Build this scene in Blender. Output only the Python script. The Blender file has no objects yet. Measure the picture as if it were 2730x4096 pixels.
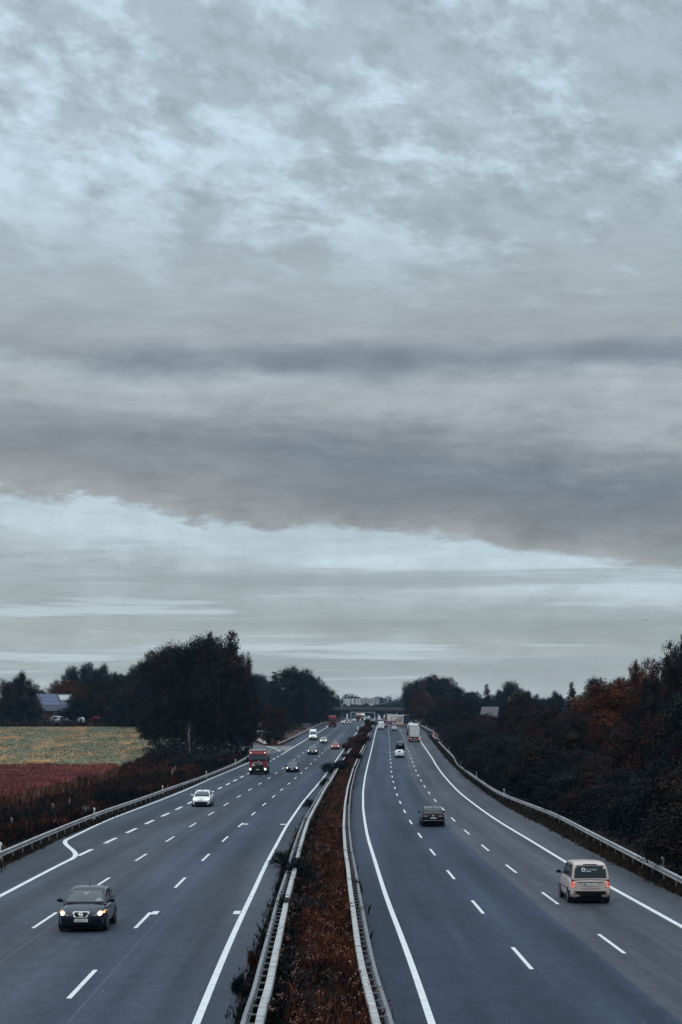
import bpy, bmesh, math, random
import numpy as np
from mathutils import Vector, Matrix
from mathutils.bvhtree import BVHTree

R = random.Random(11)
rng = np.random.default_rng(11)
SC = bpy.context.scene
COL = SC.collection
PI = math.pi

# ---------------------------------------------------------------- survey of the place
# camera on an overbridge; f, cx, hy are its lens constants (used to turn surveyed
# bearings into metres);  X right, Y ahead, Z up, camera at Z = CAMZ
F, CX, HY, CAMZ = 7400.0, 1365.0, 2838.0, 10.0

ZG = np.arange(-60.0, 3001.0, 1.0)

def gsmooth(a, sig):
    n = int(sig * 3)
    k = np.exp(-0.5 * (np.arange(-n, n + 1) / sig) ** 2); k /= k.sum()
    l = a[0] - (a[1] - a[0]) * np.arange(n, 0, -1)
    r = a[-1] + (a[-1] - a[-2]) * np.arange(1, n + 1)
    return np.convolve(np.concatenate([l, a, r]), k, mode='valid')

def interp_ext(zq, z, x):
    z = np.asarray(z, float); x = np.asarray(x, float)
    y = np.interp(zq, z, x)
    lo = zq < z[0]; hi = zq > z[-1]
    y[lo] = x[0] + (zq[lo] - z[0]) * (x[1] - x[0]) / (z[1] - z[0])
    y[hi] = x[-1] + (zq[hi] - z[-1]) * (x[-1] - x[-2]) / (z[-1] - z[-2])
    return y

HLk = [(-60, 6.4), (0, 7.05), (49, 7.68), (67, 7.94), (85, 8.22), (103, 8.45), (121, 8.67), (139, 8.87), (157, 9.0),
       (175, 9.15), (229, 9.33), (265, 9.246), (301, 8.98), (337, 8.63), (373, 8.27), (409, 7.92), (445, 7.55),
       (481, 7.2), (517, 6.89), (553, 6.5), (589, 6.2), (625, 6.0), (700, 5.85), (800, 5.85), (1000, 6.0), (3000, 6.0)]
HRk = [(-60, 6.8), (0, 7.5), (45, 8.09), (63, 8.31), (81, 8.53), (99, 8.75), (117, 8.95), (135, 9.13), (153, 9.26),
       (171, 9.36), (207, 9.5), (243, 9.48), (279, 9.35), (315, 9.09), (351, 8.73), (387, 8.29), (423, 7.85), (459, 7.45),
       (495, 7.15), (531, 6.85), (567, 6.6), (603, 6.3), (650, 6.05), (700, 5.85), (800, 5.85), (1000, 6.0), (3000, 6.0)]
HLg = gsmooth(np.interp(ZG, *zip(*HLk)), 12)
HRg = gsmooth(np.interp(ZG, *zip(*HRk)), 12)
HMg = (HLg + HRg) / 2
HS = {'L': HLg, 'R': HRg, 'M': HMg}
def HL(z): return np.interp(z, ZG, HLg)
def HR(z): return np.interp(z, ZG, HRg)

_sel = (ZG >= 35) & (ZG <= 1400)
def zinv(row, side='L', lift=0.0):
    h = HS[side][_sel] - lift
    rr = HY + F * h / ZG[_sel]
    return float(np.interp(row, rr[::-1], ZG[_sel][::-1]))

def line(pts, side, lift=0.0, sig=8, tail=None):
    zz, xx = [], []
    for (x, r) in pts:
        z = zinv(r, side, lift)
        zz.append(z); xx.append((x - CX) * z / F)
    o = np.argsort(zz); zz = list(np.array(zz)[o]); xx = list(np.array(xx)[o])
    if tail:
        for (z, x) in tail:
            if z > zz[-1] + 15:
                zz.append(z); xx.append(x)
    g = interp_ext(ZG, zz, xx)
    return gsmooth(g, sig)

# common far alignment: carriageways run on straight, bearing slightly right
TC = lambda off: [(640, 9.6 + off), (760, 14.0 + off), (1000, 20.5 + off), (1400, 30 + off), (3000, 66 + off)]

L1 = line([(128,3711),(372,3549),(537,3443.7),(657.6,3368.3),(752,3310),(826.8,3264),(889.7,3225),(942,3193),(988,3164.7),
           (1028,3140),(1069,3117),(1098,3096),(1126,3076.8),(1171.6,3042.2),(1191,3027.7),(1209,3014.7),(1225.8,3002),
           (1253.4,2981.3),(1265.6,2973),(1306.5,2942.8),(1315.4,2936.6),(1323,2930.5),(1337.6,2920),(1349,2912)], 'L',
           tail=[(640, -2.2), (760, 2.4), (1000, 9.0), (1400, 18.5), (3000, 54.5)])
L2 = line([(266.5,3993.7),(531,3714),(690,3556),(801.8,3445),(884.8,3367),(949,3309),(1002.7,3262.5),(1046,3224.5),(1084.8,3192.8),
           (1118,3164),(1148,3139),(1175,3117),(1200,3096),(1221.4,3076),(1239.6,3058.3),(1256.7,3042.5),(1273.3,3027),
           (1287,3013.6),(1299.6,3001.7),(1310.8,2991),(1330.7,2971.8),(1347,2956.5),(1361,2942),(1375,2930),(1386.5,2920),(1396.5,2912)], 'L',
           tail=[(640, 1.6), (760, 6.2), (1000, 12.8), (1400, 22.3), (3000, 58.3)])
LM = line([(785,4096),(865,3896),(968,3660),(1066,3450),(997+4,3600),(1075,3438),(1146,3304),(1213,3206),(1276,3132.6),(1323,3072),
           (1337.5,3053),(1359,3022),(1394,2973),(1436,2919.6)], 'L',
           tail=[(640, 5.6), (760, 10.2), (1000, 16.8), (1400, 26.3), (3000, 62.3)])
# line between running lanes and the joining lane / shoulder (right edge for oncoming traffic)
L0 = line([(0,3585),(140,3511),(268,3443),(310,3424),(416,3376),(502,3334),(577,3298.6),(642,3268),(700,3242),(747,3217),(868.7,3158.5),
           (901.8,3142),(933,3126),(960,3111.6),(1077,3048),(1127,3018),(1232,2954),(1270,2932.8),(1314.6,2908)], 'L',
           tail=[(660, -5.4), (760, -1.4), (1000, 5.2), (1400, 14.7), (3000, 50.7)])
LEo = line([(285,3352),(308,3342),(357,3313),(446,3273),(700,3178.5),(850,3111),(999,3050)], 'L')   # outer edge of joining lane
LP = line([(0,3474),(178.6,3389),(285.7,3335.7),(379.5,3300),(580,3217),(700,3170.5),(847,3108),(950,3063.4),(992,3045),(1050,3020),
           (1109,2992),(1132,2978.6),(1170.5,2960),(1199,2942),(1235.5,2926)], 'L', sig=5,
           tail=[(660, -8.2), (760, -3.9), (1000, 2.7), (1400, 12.2), (3000, 48.2)])
IP = line([(936.6,4096),(976.8,3932),(1021,3807),(1066,3673),(1097,3561.6),(1101.8,3585.7),(1146,3420.5),(1191,3318),(1253.6,3219.6),
           (1325,3094.6)], 'L', tail=[(400, 4.3),(500, 5.0),(640, 7.2), (760, 11.8), (1000, 18.4), (1400, 27.9), (3000, 63.9)])
LGR = line([(0,3407),(178.6,3331),(379.5,3251),(700,3141.5),(945.5,3050),(998,3020)], 'L', lift=0.75)
LGR2 = line([(1111,2984),(1119,2971),(1159,2952),(1201,2932.7),(1252.7,2907)], 'L', lift=0.75,
            tail=[(700, -7.4), (760, -5.2), (1000, 1.4), (1400, 10.9), (3000, 46.9)])
LRB = line([(1035.7,4096),(1047.8,4012),(1070.5,3976.8),(1088,3878.6),(1115,3753.6),(1151,3582),(1177.7,3484),
            (1200,3389),(1218,3326.8),(1235.7,3273),(1262.5,3224),(1298,3157),(1347,3081),(1376.5,3032.4)], 'L', lift=0.85, sig=2,
            tail=[(430, 3.9), (500, 5.8),(640, 8.1), (760, 12.7), (1000, 19.3), (1400, 28.8), (3000, 64.8)])
RM = line([(1728.6,4096),(1657,3878.6),(1585.7,3691),(1547.8,3600),(1503,3450),(1469.6,3344.6),(1453.2,3237.5),(1453.2,3161.6),
           (1461.6,3103.6),(1474,3050),(1481.8,3021),(1495,2965),(1508.6,2906)], 'R',
           tail=[(640, 12.6), (760, 16.9), (1000, 23.5), (1400, 33), (3000, 69)])
R1 = line([(2080.5,3823),(1903.5,3620),(1798.6,3492.4),(1726.8,3403.6),(1675.4,3336),(1640.6,3284.4),(1617.4,3242.4),(1600,3206.7),
           (1587.5,3175.4),(1579.4,3149),(1573.6,3125),(1569,3104.5),(1567,3085),(1565,3067),(1564,3051),(1563,3035.5),(1561.8,3021),
           (1561,3008),(1560,2996),(1558.7,2974.7),(1557.5,2956.7),(1555.6,2931),(1554,2916)], 'R',
           tail=[(640, 16.3), (760, 20.6), (1000, 27.2), (1400, 36.7), (3000, 72.7)])
R2 = line([(2443.7,3773),(2200,3592.5),(2044,3475),(1941.5,3392),(1867.4,3328),(1813,3278),(1773,3236.6),(1741.5,3202),(1717,3172),
           (1699,3146),(1684.8,3122.8),(1673.6,3102),(1664.7,3083),(1657.4,3065),(1651.7,3049),(1646,3034),(1640.6,3020),
           (1635.6,3006.4),(1630,2994.6),(1626,2983.5),(1622.6,2973.5),(1617,2956),(1613,2944),(1605,2927),(1598.5,2914)], 'R',
           tail=[(640, 20.0), (760, 24.3), (1000, 30.9), (1400, 40.4), (3000, 76.4)])
RE = line([(2730,3708),(2447,3550),(2284,3462),(2139.7,3371),(2000,3289),(1925,3237.5),(1835.7,3168),(1773,3099),(1739.7,3052),
           (1732.4,3036),(1698,2986.5),(1679,2960)], 'R',
           tail=[(500, 21.4), (560, 22.2), (640, 23.8), (760, 28.1), (1000, 34.7), (1400, 44.2), (3000, 80.2)])
RP = line([(2730,3588),(2465.6,3459.7),(2195.6,3315.4),(2000,3212),(1893.7,3132.6),(1826.7,3074.5),(1847,3097.5),(1790,3040),
           (1728.6,2963.6),(1713,2944.4)], 'R',
           tail=[(540, 25.0), (580, 25.6), (640, 26.6), (760, 30.7), (1000, 37.3), (1400, 46.8), (3000, 82.8)])
RGR = line([(2730,3508.6),(2465.6,3376),(2232.8,3255),(2000,3169),(1907,3108),(1826.7,3050),(1885.5,3093.7),(1816.7,3024.8),
            (1759,2967),(1728.6,2944.4)], 'R', lift=0.75,
            tail=[(520, 26.3), (580, 26.8), (640, 27.8), (760, 31.9), (1000, 38.5), (1400, 48), (3000, 84)])
RRB = line([(1510,4096),(1478.6,3963),(1456,3910),(1443,3843),(1429.5,3753.6),(1411.6,3619.6),(1400.4,3539),(1391.5,3450),
            (1396,3496),(1382.6,3407),(1375.9,3300),(1380.4,3219.6),(1391.5,3148),(1411.6,3076.8),(1434,3025)], 'R', lift=0.85, sig=4,
            tail=[(420, 5.7), (500, 7.6), (640, 11.1), (760, 15.4), (1000, 22), (1400, 31.5), (3000, 67.5)])

def at(g, z): return np.interp(z, ZG, g)

# ramp from the rest area
RAMP_R = [(345, -13.6), (368, -12.2), (385, -13.9), (400, -15.8), (425, -19.2), (450, -21.9), (500, -22.8), (560, -24.3), (640, -26.5)]
RAMP_L = [(338, -17.6), (368, -19.2), (400, -22.0), (425, -25.3), (450, -28.2), (500, -29.2), (560, -31), (640, -33.5)]
def ramp_r(z): return np.interp(z, *zip(*RAMP_R))
def ramp_l(z): return np.interp(z, *zip(*RAMP_L))

FLD = [(-60, 8.6), (100, 9.5), (170, 9.9), (250, 10.1), (265, 9.7), (300, 8.9), (334, 8.05), (480, 4.45), (560, 4.0), (800, 4.2), (1100, 4.6), (3000, 4.5), (12000, 4.5)]
def Hfield(z): return np.interp(z, *zip(*FLD))

def xleft(z):
    z = np.asarray(z, float)
    x = at(LP, z)
    m = (z > 338) & (z < 640)
    return np.where(m, np.minimum(x, ramp_l(z)), x)

def smst(t):
    t = np.clip(t, 0, 1); return t * t * (3 - 2 * t)

def groundH(X, z):
    X = np.asarray(X, float); z = np.asarray(z, float)
    hl, hr = HL(z), HR(z)
    xl, ip, ri, rp = xleft(z), at(IP, z), at(RRB, z), at(RP, z)
    left = hl + (Hfield(z) - hl) * smst((xl - 2.5 - X) / 9.0)
    right = hr + (-1.2) * smst((X - rp - 4) / 14.0) + (5.2 - hr) * smst((X - rp - 30) / 60)
    t = np.clip((X - ip) / np.maximum(ri - ip, 0.1), 0, 1)
    mid = hl + (hr - hl) * t
    return np.where(X < xl, left, np.where(X > rp, right, mid))

def gz(X, z): return float(CAMZ - groundH(X, z))
def roadz(side, z): return float(CAMZ - np.interp(z, ZG, HS[side]))
def px2X(px, z): return (px - CX) * z / F

# ---------------------------------------------------------------- materials
MATS = {}
def _nt(name):
    m = bpy.data.materials.new(name); m.use_nodes = True
    nt = m.node_tree; nt.nodes.clear()
    out = nt.nodes.new('ShaderNodeOutputMaterial')
    b = nt.nodes.new('ShaderNodeBsdfPrincipled')
    nt.links.new(b.outputs[0], out.inputs[0])
    MATS[name] = m
    return m, nt, b

def N(nt, typ, **kw):
    n = nt.nodes.new(typ)
    for k, v in kw.items():
        if k in ('op',): n.operation = v
        elif k.startswith('i') and k[1:].isdigit(): n.inputs[int(k[1:])].default_value = v
        else: setattr(n, k, v)
    return n

def ramp(nt, fac, stops, interp='LINEAR'):
    r = nt.nodes.new('ShaderNodeValToRGB'); r.color_ramp.interpolation = interp
    e = r.color_ramp.elements
    while len(e) < len(stops): e.new(0.5)
    for el, (p, c) in zip(e, stops):
        el.position = p; el.color = (c[0], c[1], c[2], 1)
    nt.links.new(fac, r.inputs[0])
    return r

def mat(name, col, rough=0.6, metal=0.0, spec=0.5, var=0.12, vscale=4.0, emit=0.0, ecol=None, coat=0.0, bump=0.0):
    if name in MATS: return MATS[name]
    m, nt, b = _nt(name)
    tc = N(nt, 'ShaderNodeTexCoord')
    no = N(nt, 'ShaderNodeTexNoise'); no.inputs['Scale'].default_value = vscale; no.inputs['Detail'].default_value = 5
    nt.links.new(tc.outputs['Object'], no.inputs['Vector'])
    lo = tuple(c * (1 - var) for c in col); hi = tuple(min(1, c * (1 + var)) for c in col)
    r = ramp(nt, no.outputs['Fac'], [(0.3, lo), (0.7, hi)])
    nt.links.new(r.outputs[0], b.inputs['Base Color'])
    b.inputs['Roughness'].default_value = rough; b.inputs['Metallic'].default_value = metal
    b.inputs['Specular IOR Level'].default_value = spec
    b.inputs['Coat Weight'].default_value = coat; b.inputs['Coat IOR'].default_value = 1.30
    if emit:
        ec = ecol or col
        b.inputs['Emission Color'].default_value = (*ec, 1); b.inputs['Emission Strength'].default_value = emit
    if bump:
        bp = N(nt, 'ShaderNodeBump'); bp.inputs['Strength'].default_value = bump; bp.inputs['Distance'].default_value = 0.02
        nt.links.new(no.outputs['Fac'], bp.inputs['Height']); nt.links.new(bp.outputs[0], b.inputs['Normal'])
    return m

def leaf_mat(name, cols, rough=0.7, spec=0.02, nscale=0.35):
    m, nt, b = _nt(name)
    g = N(nt, 'ShaderNodeNewGeometry'); tc = N(nt, 'ShaderNodeTexCoord')
    oi = N(nt, 'ShaderNodeObjectInfo')
    no = N(nt, 'ShaderNodeTexNoise'); no.inputs['Scale'].default_value = nscale; no.inputs['Detail'].default_value = 3
    nt.links.new(tc.outputs['Object'], no.inputs['Vector'])
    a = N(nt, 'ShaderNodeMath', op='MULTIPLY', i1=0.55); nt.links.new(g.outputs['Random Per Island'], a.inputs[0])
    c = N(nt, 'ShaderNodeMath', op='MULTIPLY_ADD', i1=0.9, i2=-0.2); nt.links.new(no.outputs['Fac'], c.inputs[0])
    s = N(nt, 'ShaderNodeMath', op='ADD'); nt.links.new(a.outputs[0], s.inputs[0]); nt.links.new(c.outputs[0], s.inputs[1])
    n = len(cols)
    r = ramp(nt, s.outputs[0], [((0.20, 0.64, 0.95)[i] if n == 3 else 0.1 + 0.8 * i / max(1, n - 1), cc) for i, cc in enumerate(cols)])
    h = N(nt, 'ShaderNodeHueSaturation')
    v = N(nt, 'ShaderNodeMath', op='MULTIPLY_ADD', i1=0.5, i2=0.75); nt.links.new(oi.outputs['Random'], v.inputs[0])
    nt.links.new(v.outputs[0], h.inputs['Value']); nt.links.new(r.outputs[0], h.inputs['Color'])
    nt.links.new(h.outputs[0], b.inputs['Base Color'])
    b.inputs['Roughness'].default_value = rough; b.inputs['Specular IOR Level'].default_value = spec
    return m

# ---------------------------------------------------------------- mesh helpers
class MB:
    def __init__(s): s.v = []; s.f = []
    def add(s, vs, fs):
        o = len(s.v); s.v += [tuple(p) for p in vs]; s.f += [tuple(i + o for i in f) for f in fs]
    def box(s, c, d, rot=None, taper=1.0):
        hx, hy, hz = d[0] / 2, d[1] / 2, d[2] / 2
        vs = [(x * (taper if z > 0 else 1), y * (taper if z > 0 else 1), z) for x in (-hx, hx) for y in (-hy, hy) for z in (-hz, hz)]
        if rot: vs = [rot @ Vector(p) for p in vs]
        s.add([(p[0] + c[0], p[1] + c[1], p[2] + c[2]) for p in vs],
              [(0, 1, 3, 2), (4, 6, 7, 5), (0, 4, 5, 1), (2, 3, 7, 6), (0, 2, 6, 4), (1, 5, 7, 3)])
    def cyl(s, a, b, r0, r1=None, n=12, cap=True):
        r1 = r0 if r1 is None else r1
        a = Vector(a); b = Vector(b); d = (b - a).normalized()
        u = d.orthogonal().normalized(); w = d.cross(u)
        vs = []
        for (c, r) in ((a, r0), (b, r1)):
            for i in range(n):
                t = 2 * PI * i / n
                vs.append(c + u * (r * math.cos(t)) + w * (r * math.sin(t)))
        fs = [(i, (i + 1) % n, n + (i + 1) % n, n + i) for i in range(n)]
        if cap: fs += [tuple(range(n))[::-1], tuple(range(n, 2 * n))]
        s.add(vs, fs)
    def tube(s, pts, rad, n=6):
        pts = [Vector(p) for p in pts]
        rings = []
        for i, p in enumerate(pts):
            d = (pts[min(i + 1, len(pts) - 1)] - pts[max(i - 1, 0)]).normalized()
            u = d.cross(Vector((0.3, 1, 0.2))).normalized(); w = d.cross(u)
            rings.append([p + u * (rad[i] * math.cos(2 * PI * k / n)) + w * (rad[i] * math.sin(2 * PI * k / n)) for k in range(n)])
        s.loft(rings, closed=True, cap=True)
    def loft(s, rings, closed=True, cap=False):
        n = len(rings[0]); vs = [p for r in rings for p in r]; fs = []
        for j in range(len(rings) - 1):
            for i in range(n if closed else n - 1):
                k = (i + 1) % n
                fs.append((j * n + i, j * n + k, (j + 1) * n + k, (j + 1) * n + i))
        if cap and closed:
            fs += [tuple(range(n))[::-1], tuple((len(rings) - 1) * n + i for i in range(n))]
        s.add(vs, fs)
    def prism(s, poly, axis, a, b):
        # poly: 2-D outline extruded along an axis
        n = len(poly)
        def P(p, t):
            return (t, p[0], p[1]) if axis == 'x' else ((p[0], t, p[1]) if axis == 'y' else (p[0], p[1], t))
        vs = [P(p, a) for p in poly] + [P(p, b) for p in poly]
        fs = [(i, (i + 1) % n, n + (i + 1) % n, n + i) for i in range(n)] + [tuple(range(n))[::-1], tuple(range(n, 2 * n))]
        s.add(vs, fs)
    def ell(s, c, r, nu=10, nv=6):
        rings = []
        for j in range(nv + 1):
            ph = -PI / 2 + PI * j / nv; ph = max(-PI / 2 + 0.02, min(PI / 2 - 0.02, ph))
            rings.append([(c[0] + r[0] * math.cos(ph) * math.cos(2 * PI * i / nu), c[1] + r[1] * math.cos(ph) * math.sin(2 * PI * i / nu), c[2] + r[2] * math.sin(ph)) for i in range(nu)])
        s.loft(rings, True, True)
    def build(s, name, m=None, parent=None, smooth=False, bevel=0, subsurf=0):
        me = bpy.data.meshes.new(name); me.from_pydata(s.v, [], s.f)
        bm = bmesh.new(); bm.from_mesh(me); bmesh.ops.recalc_face_normals(bm, faces=bm.faces); bm.to_mesh(me); bm.free()
        return link(name, me, m, parent, smooth, bevel, subsurf)

def link(name, me, m=None, parent=None, smooth=False, bevel=0, subsurf=0):
    o = bpy.data.objects.new(name, me); COL.objects.link(o)
    if m: me.materials.append(m)
    if smooth and len(me.polygons): me.polygons.foreach_set('use_smooth', [True] * len(me.polygons))
    if bevel:
        b = o.modifiers.new('bevel', 'BEVEL'); b.width = bevel; b.segments = 2; b.limit_method = 'ANGLE'; b.angle_limit = 0.6
    if subsurf:
        b = o.modifiers.new('sub', 'SUBSURF'); b.levels = subsurf; b.render_levels = subsurf
    if parent: o.parent = parent
    return o

def empty(name, loc, rz=0.0, label=None, cat=None, group=None):
    o = bpy.data.objects.new(name, None); COL.objects.link(o)
    o.location = loc; o.rotation_euler = (0, 0, rz); o.empty_display_size = 0.5
    return tag(o, label, cat, group)

def tag(o, label=None, cat=None, group=None, kind=None):
    if label: o['label'] = label
    if cat: o['category'] = cat
    if group: o['group'] = group
    if kind: o['kind'] = kind
    return o

def npmesh(name, V, Fq, uv=None, k=4):
    me = bpy.data.meshes.new(name)
    V = np.asarray(V, np.float32); Fq = np.asarray(Fq, np.int32)
    nf = len(Fq)
    me.vertices.add(len(V)); me.vertices.foreach_set('co', V.ravel())
    me.loops.add(nf * k); me.loops.foreach_set('vertex_index', Fq.ravel())
    me.polygons.add(nf); me.polygons.foreach_set('loop_start', np.arange(0, nf * k, k, dtype=np.int32))
    if uv is not None:
        l = me.uv_layers.new(name='UVMap'); l.data.foreach_set('uv', np.asarray(uv, np.float32)[Fq.ravel()].ravel())
    me.update(calc_edges=True); me.validate()
    return me

def gridmesh(name, P, uv=None):
    # P: (rows, cols, 3)
    a, b = P.shape[:2]
    idx = np.arange(a * b).reshape(a, b)
    Fq = np.stack([idx[:-1, :-1], idx[:-1, 1:], idx[1:, 1:], idx[1:, :-1]], -1).reshape(-1, 4)
    return npmesh(name, P.reshape(-1, 3), Fq, None if uv is None else uv.reshape(-1, 2))

def text_mesh(txt, size):
    cu = bpy.data.curves.new('t', 'FONT'); cu.body = txt; cu.size = size; cu.align_x = 'CENTER'; cu.align_y = 'CENTER'; cu.resolution_u = 2
    o = bpy.data.objects.new('t', cu); COL.objects.link(o)
    dg = bpy.context.evaluated_depsgraph_get()
    me = bpy.data.meshes.new_from_object(o.evaluated_get(dg))
    bpy.data.objects.remove(o); bpy.data.curves.remove(cu)
    vs = [tuple(v.co) for v in me.vertices]; fs = [tuple(p.vertices) for p in me.polygons]
    bpy.data.meshes.remove(me)
    return vs, fs
# ---------------------------------------------------------------- camera, world, sun
def lin(c):
    return tuple(((x / 255) / 12.92 if x / 255 <= 0.04045 else ((x / 255 + 0.055) / 1.055) ** 2.4) for x in c)

cam = bpy.data.cameras.new('camera'); co = bpy.data.objects.new('camera', cam); COL.objects.link(co)
co.location = (0, 0, CAMZ); co.rotation_euler = (PI / 2, 0, 0)
cam.sensor_fit = 'VERTICAL'; cam.sensor_height = 36; cam.lens = F / 4096 * 36
cam.shift_y = (HY - 2048) / 4096; cam.clip_start = 0.5; cam.clip_end = 30000
SC.camera = co
SC.view_settings.view_transform = 'Standard'; SC.view_settings.look = 'None'
SC.view_settings.exposure = 0; SC.view_settings.gamma = 1
SC.cycles.max_bounces = 6; SC.cycles.diffuse_bounces = 3; SC.cycles.glossy_bounces = 3; SC.cycles.volume_bounces = 0
SC.cycles.use_adaptive_sampling = True

SUN_EL, SUN_AZ = math.radians(62), math.radians(-140)    # high behind the cloud, behind and left of the viewer
w = bpy.data.worlds.new('World'); SC.world = w; w.use_nodes = True
nt = w.node_tree; nt.nodes.clear()
wo = N(nt, 'ShaderNodeOutputWorld'); bg = N(nt, 'ShaderNodeBackground'); nt.links.new(bg.outputs[0], wo.inputs[0])
bg.inputs['Strength'].default_value = 0.1
L_ = nt.links.new
def M(op, a, b=None, c=None, clamp=False):
    n = nt.nodes.new('ShaderNodeMath'); n.operation = op; n.use_clamp = clamp
    for i, v in enumerate((a, b, c)):
        if v is None: continue
        if isinstance(v, (int, float)): n.inputs[i].default_value = v
        else: L_(v, n.inputs[i])
    return n.outputs[0]
def VEC(x, y, z=0.0):
    n = nt.nodes.new('ShaderNodeCombineXYZ')
    for i, v in enumerate((x, y, z)):
        if isinstance(v, (int, float)): n.inputs[i].default_value = v
        else: L_(v, n.inputs[i])
    return n.outputs[0]
def NOI(vec, scale, detail=6, rough=0.55, dist=0.0, lac=2.0):
    n = nt.nodes.new('ShaderNodeTexNoise'); n.inputs['Scale'].default_value = scale; n.inputs['Detail'].default_value = detail
    n.inputs['Roughness'].default_value = rough; n.inputs['Distortion'].default_value = dist; n.inputs['Lacunarity'].default_value = lac
    L_(vec, n.inputs['Vector']); return n.outputs['Fac']
def MR(v, a, b, c=0.0, d=1.0, smooth=True):
    n = nt.nodes.new('ShaderNodeMapRange'); n.interpolation_type = 'SMOOTHSTEP' if smooth else 'LINEAR'
    L_(v, n.inputs[0])
    for i, x in enumerate((a, b, c, d)): n.inputs[i + 1].default_value = x
    return n.outputs[0]
def MIXC(f, a, b, mode='MIX'):
    n = nt.nodes.new('ShaderNodeMix'); n.data_type = 'RGBA'; n.blend_type = mode
    if isinstance(f, (int, float)): n.inputs[0].default_value = f
    else: L_(f, n.inputs[0])
    for i, v in ((6, a), (7, b)):
        if isinstance(v, tuple): n.inputs[i].default_value = (*v[:3], 1)
        else: L_(v, n.inputs[i])
    return n.outputs[2]
tc = N(nt, 'ShaderNodeTexCoord'); sp = N(nt, 'ShaderNodeSeparateXYZ'); L_(tc.outputs['Generated'], sp.inputs[0])
dx, dy, dz = sp.outputs
rxy = M('SQRT', M('ADD', M('MULTIPLY', dx, dx), M('MULTIPLY', dy, dy)))
T = M('DIVIDE', dz, M('MAXIMUM', rxy, 0.001))
AZ = M('ARCTAN2', dx, dy)
AZC = M('MAXIMUM', M('MINIMUM', AZ, 0.5), -0.5)
zz = M('ADD', M('MAXIMUM', dz, 0.0), 0.05)
PV = VEC(M('DIVIDE', dx, zz), M('DIVIDE', dy, zz), 0.0)               # cloud layer seen in perspective
ST = VEC(M('MULTIPLY', AZ, 8.0), M('MULTIPLY', T, 64.0), 2.7)         # sheared stratus streaks
ST2 = VEC(M('MULTIPLY', AZ, 9.0), M('MULTIPLY', T, 22.0), 8.1)
n_edge = NOI(ST2, 1.3, 9, 0.68)
n_str = NOI(ST, 1.25, 8, 0.62, 0.35)
slope = M('MULTIPLY', MR(T, 0.135, 0.18, 0.115, -0.012), MR(T, 0.02, 0.085))
T2 = M('ADD', T, M('MULTIPLY', slope, AZC))
T3 = M('ADD', T2, M('MULTIPLY', M('SUBTRACT', n_edge, 0.5), MR(T, 0.03, 0.11, 0.014, 0.058)))
T3 = M('ADD', T3, M('MULTIPLY', M('SUBTRACT', n_str, 0.5), 0.012))
SKY = [(-0.02, (70, 76, 80)), (0.0, (176, 181, 178)), (0.012, (168, 177, 180)), (0.022, (162, 171, 174)), (0.027, (168, 179, 184)), (0.033, (160, 169, 172)),
       (0.05, (155, 165, 169)), (0.062, (155, 166, 170)), (0.073, (172, 184, 190)), (0.083, (182, 198, 206)), (0.0935, (180, 196, 204)),
       (0.0985, (150, 154, 158)), (0.108, (132, 136, 140)), (0.120, (120, 125, 131)), (0.134, (112, 122, 131)), (0.150, (134, 141, 146)), (0.165, (156, 163, 167)),
       (0.180, (162, 171, 175)), (0.188, (148, 156, 162)), (0.206, (154, 161, 166)),
       (0.235, (160, 171, 176)), (0.27, (164, 177, 184)), (0.33, (167, 182, 191)), (0.40, (165, 180, 189))]
T0, T1 = -0.02, 0.42
cr = nt.nodes.new('ShaderNodeValToRGB'); e = cr.color_ramp.elements
while len(e) < len(SKY): e.new(0.5)
for el, (p, c) in zip(e, SKY):
    el.position = (p - T0) / (T1 - T0); el.color = (*lin(c), 1)
L_(M('DIVIDE', M('SUBTRACT', T3, T0), T1 - T0, clamp=True), cr.inputs[0])
col = cr.outputs[0]
lite = M('MULTIPLY', MR(AZC, 0.03, -0.17), M('MULTIPLY', MR(T3, 0.098, 0.104), MR(T3, 0.175, 0.15)))
col = MIXC(M('MULTIPLY', lite, 0.45), col, lin((150, 154, 158)))
# dark roll at the base of the higher deck, broken along its length
roll_t = M('SUBTRACT', M('ADD', T2, M('MULTIPLY', M('SUBTRACT', NOI(ST2, 0.9, 8, 0.62), 0.5), 0.035)), 0.188)
roll = MR(M('ABSOLUTE', roll_t), 0.013, 0.0)
roll = M('MULTIPLY', roll, MR(NOI(VEC(M('MULTIPLY', AZ, 9.0), 3.3, 1.7), 1.0, 2, 0.5), 0.36, 0.60))
col = MIXC(M('MULTIPLY', roll, 0.72), col, lin((106, 119, 131)))
# broken higher layer with bright gaps
SEED = 2.1
UP = VEC(M('ADD', M('MULTIPLY', AZ, 24.0), M('MULTIPLY', T, 9.0)), M('DIVIDE', 6.8, M('ADD', M('MAXIMUM', T, 0.0), 0.12)), SEED)
nm = NOI(UP, 0.95, 10, 0.63, 0.1)
nb = NOI(UP, 0.28, 3, 0.5)
gmask = MR(M('ADD', T, M('MULTIPLY', AZC, 0.06)), 0.195, 0.295)
gap = MR(M('ADD', M('ADD', M('MULTIPLY', nm, 0.72), M('MULTIPLY', nb, 0.40)), M('MULTIPLY', AZC, -0.32)), 0.51, 0.68)
col = MIXC(M('MULTIPLY', M('MULTIPLY', gap, gmask), 0.80), col, lin((202, 223, 236)))
dkn = MR(M('ADD', M('MULTIPLY', NOI(UP, 1.6, 10, 0.62, 0.1), 0.75), M('MULTIPLY', nb, 0.3)), 0.46, 0.66)
shade = M('SUBTRACT', 1.05, M('MULTIPLY', dkn, M('MULTIPLY', gmask, 0.20)))
stk = M('ADD', 1.0, M('MULTIPLY', M('SUBTRACT', n_str, 0.5), MR(T, 0.17, 0.25, 0.46, 0.05)))
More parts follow.
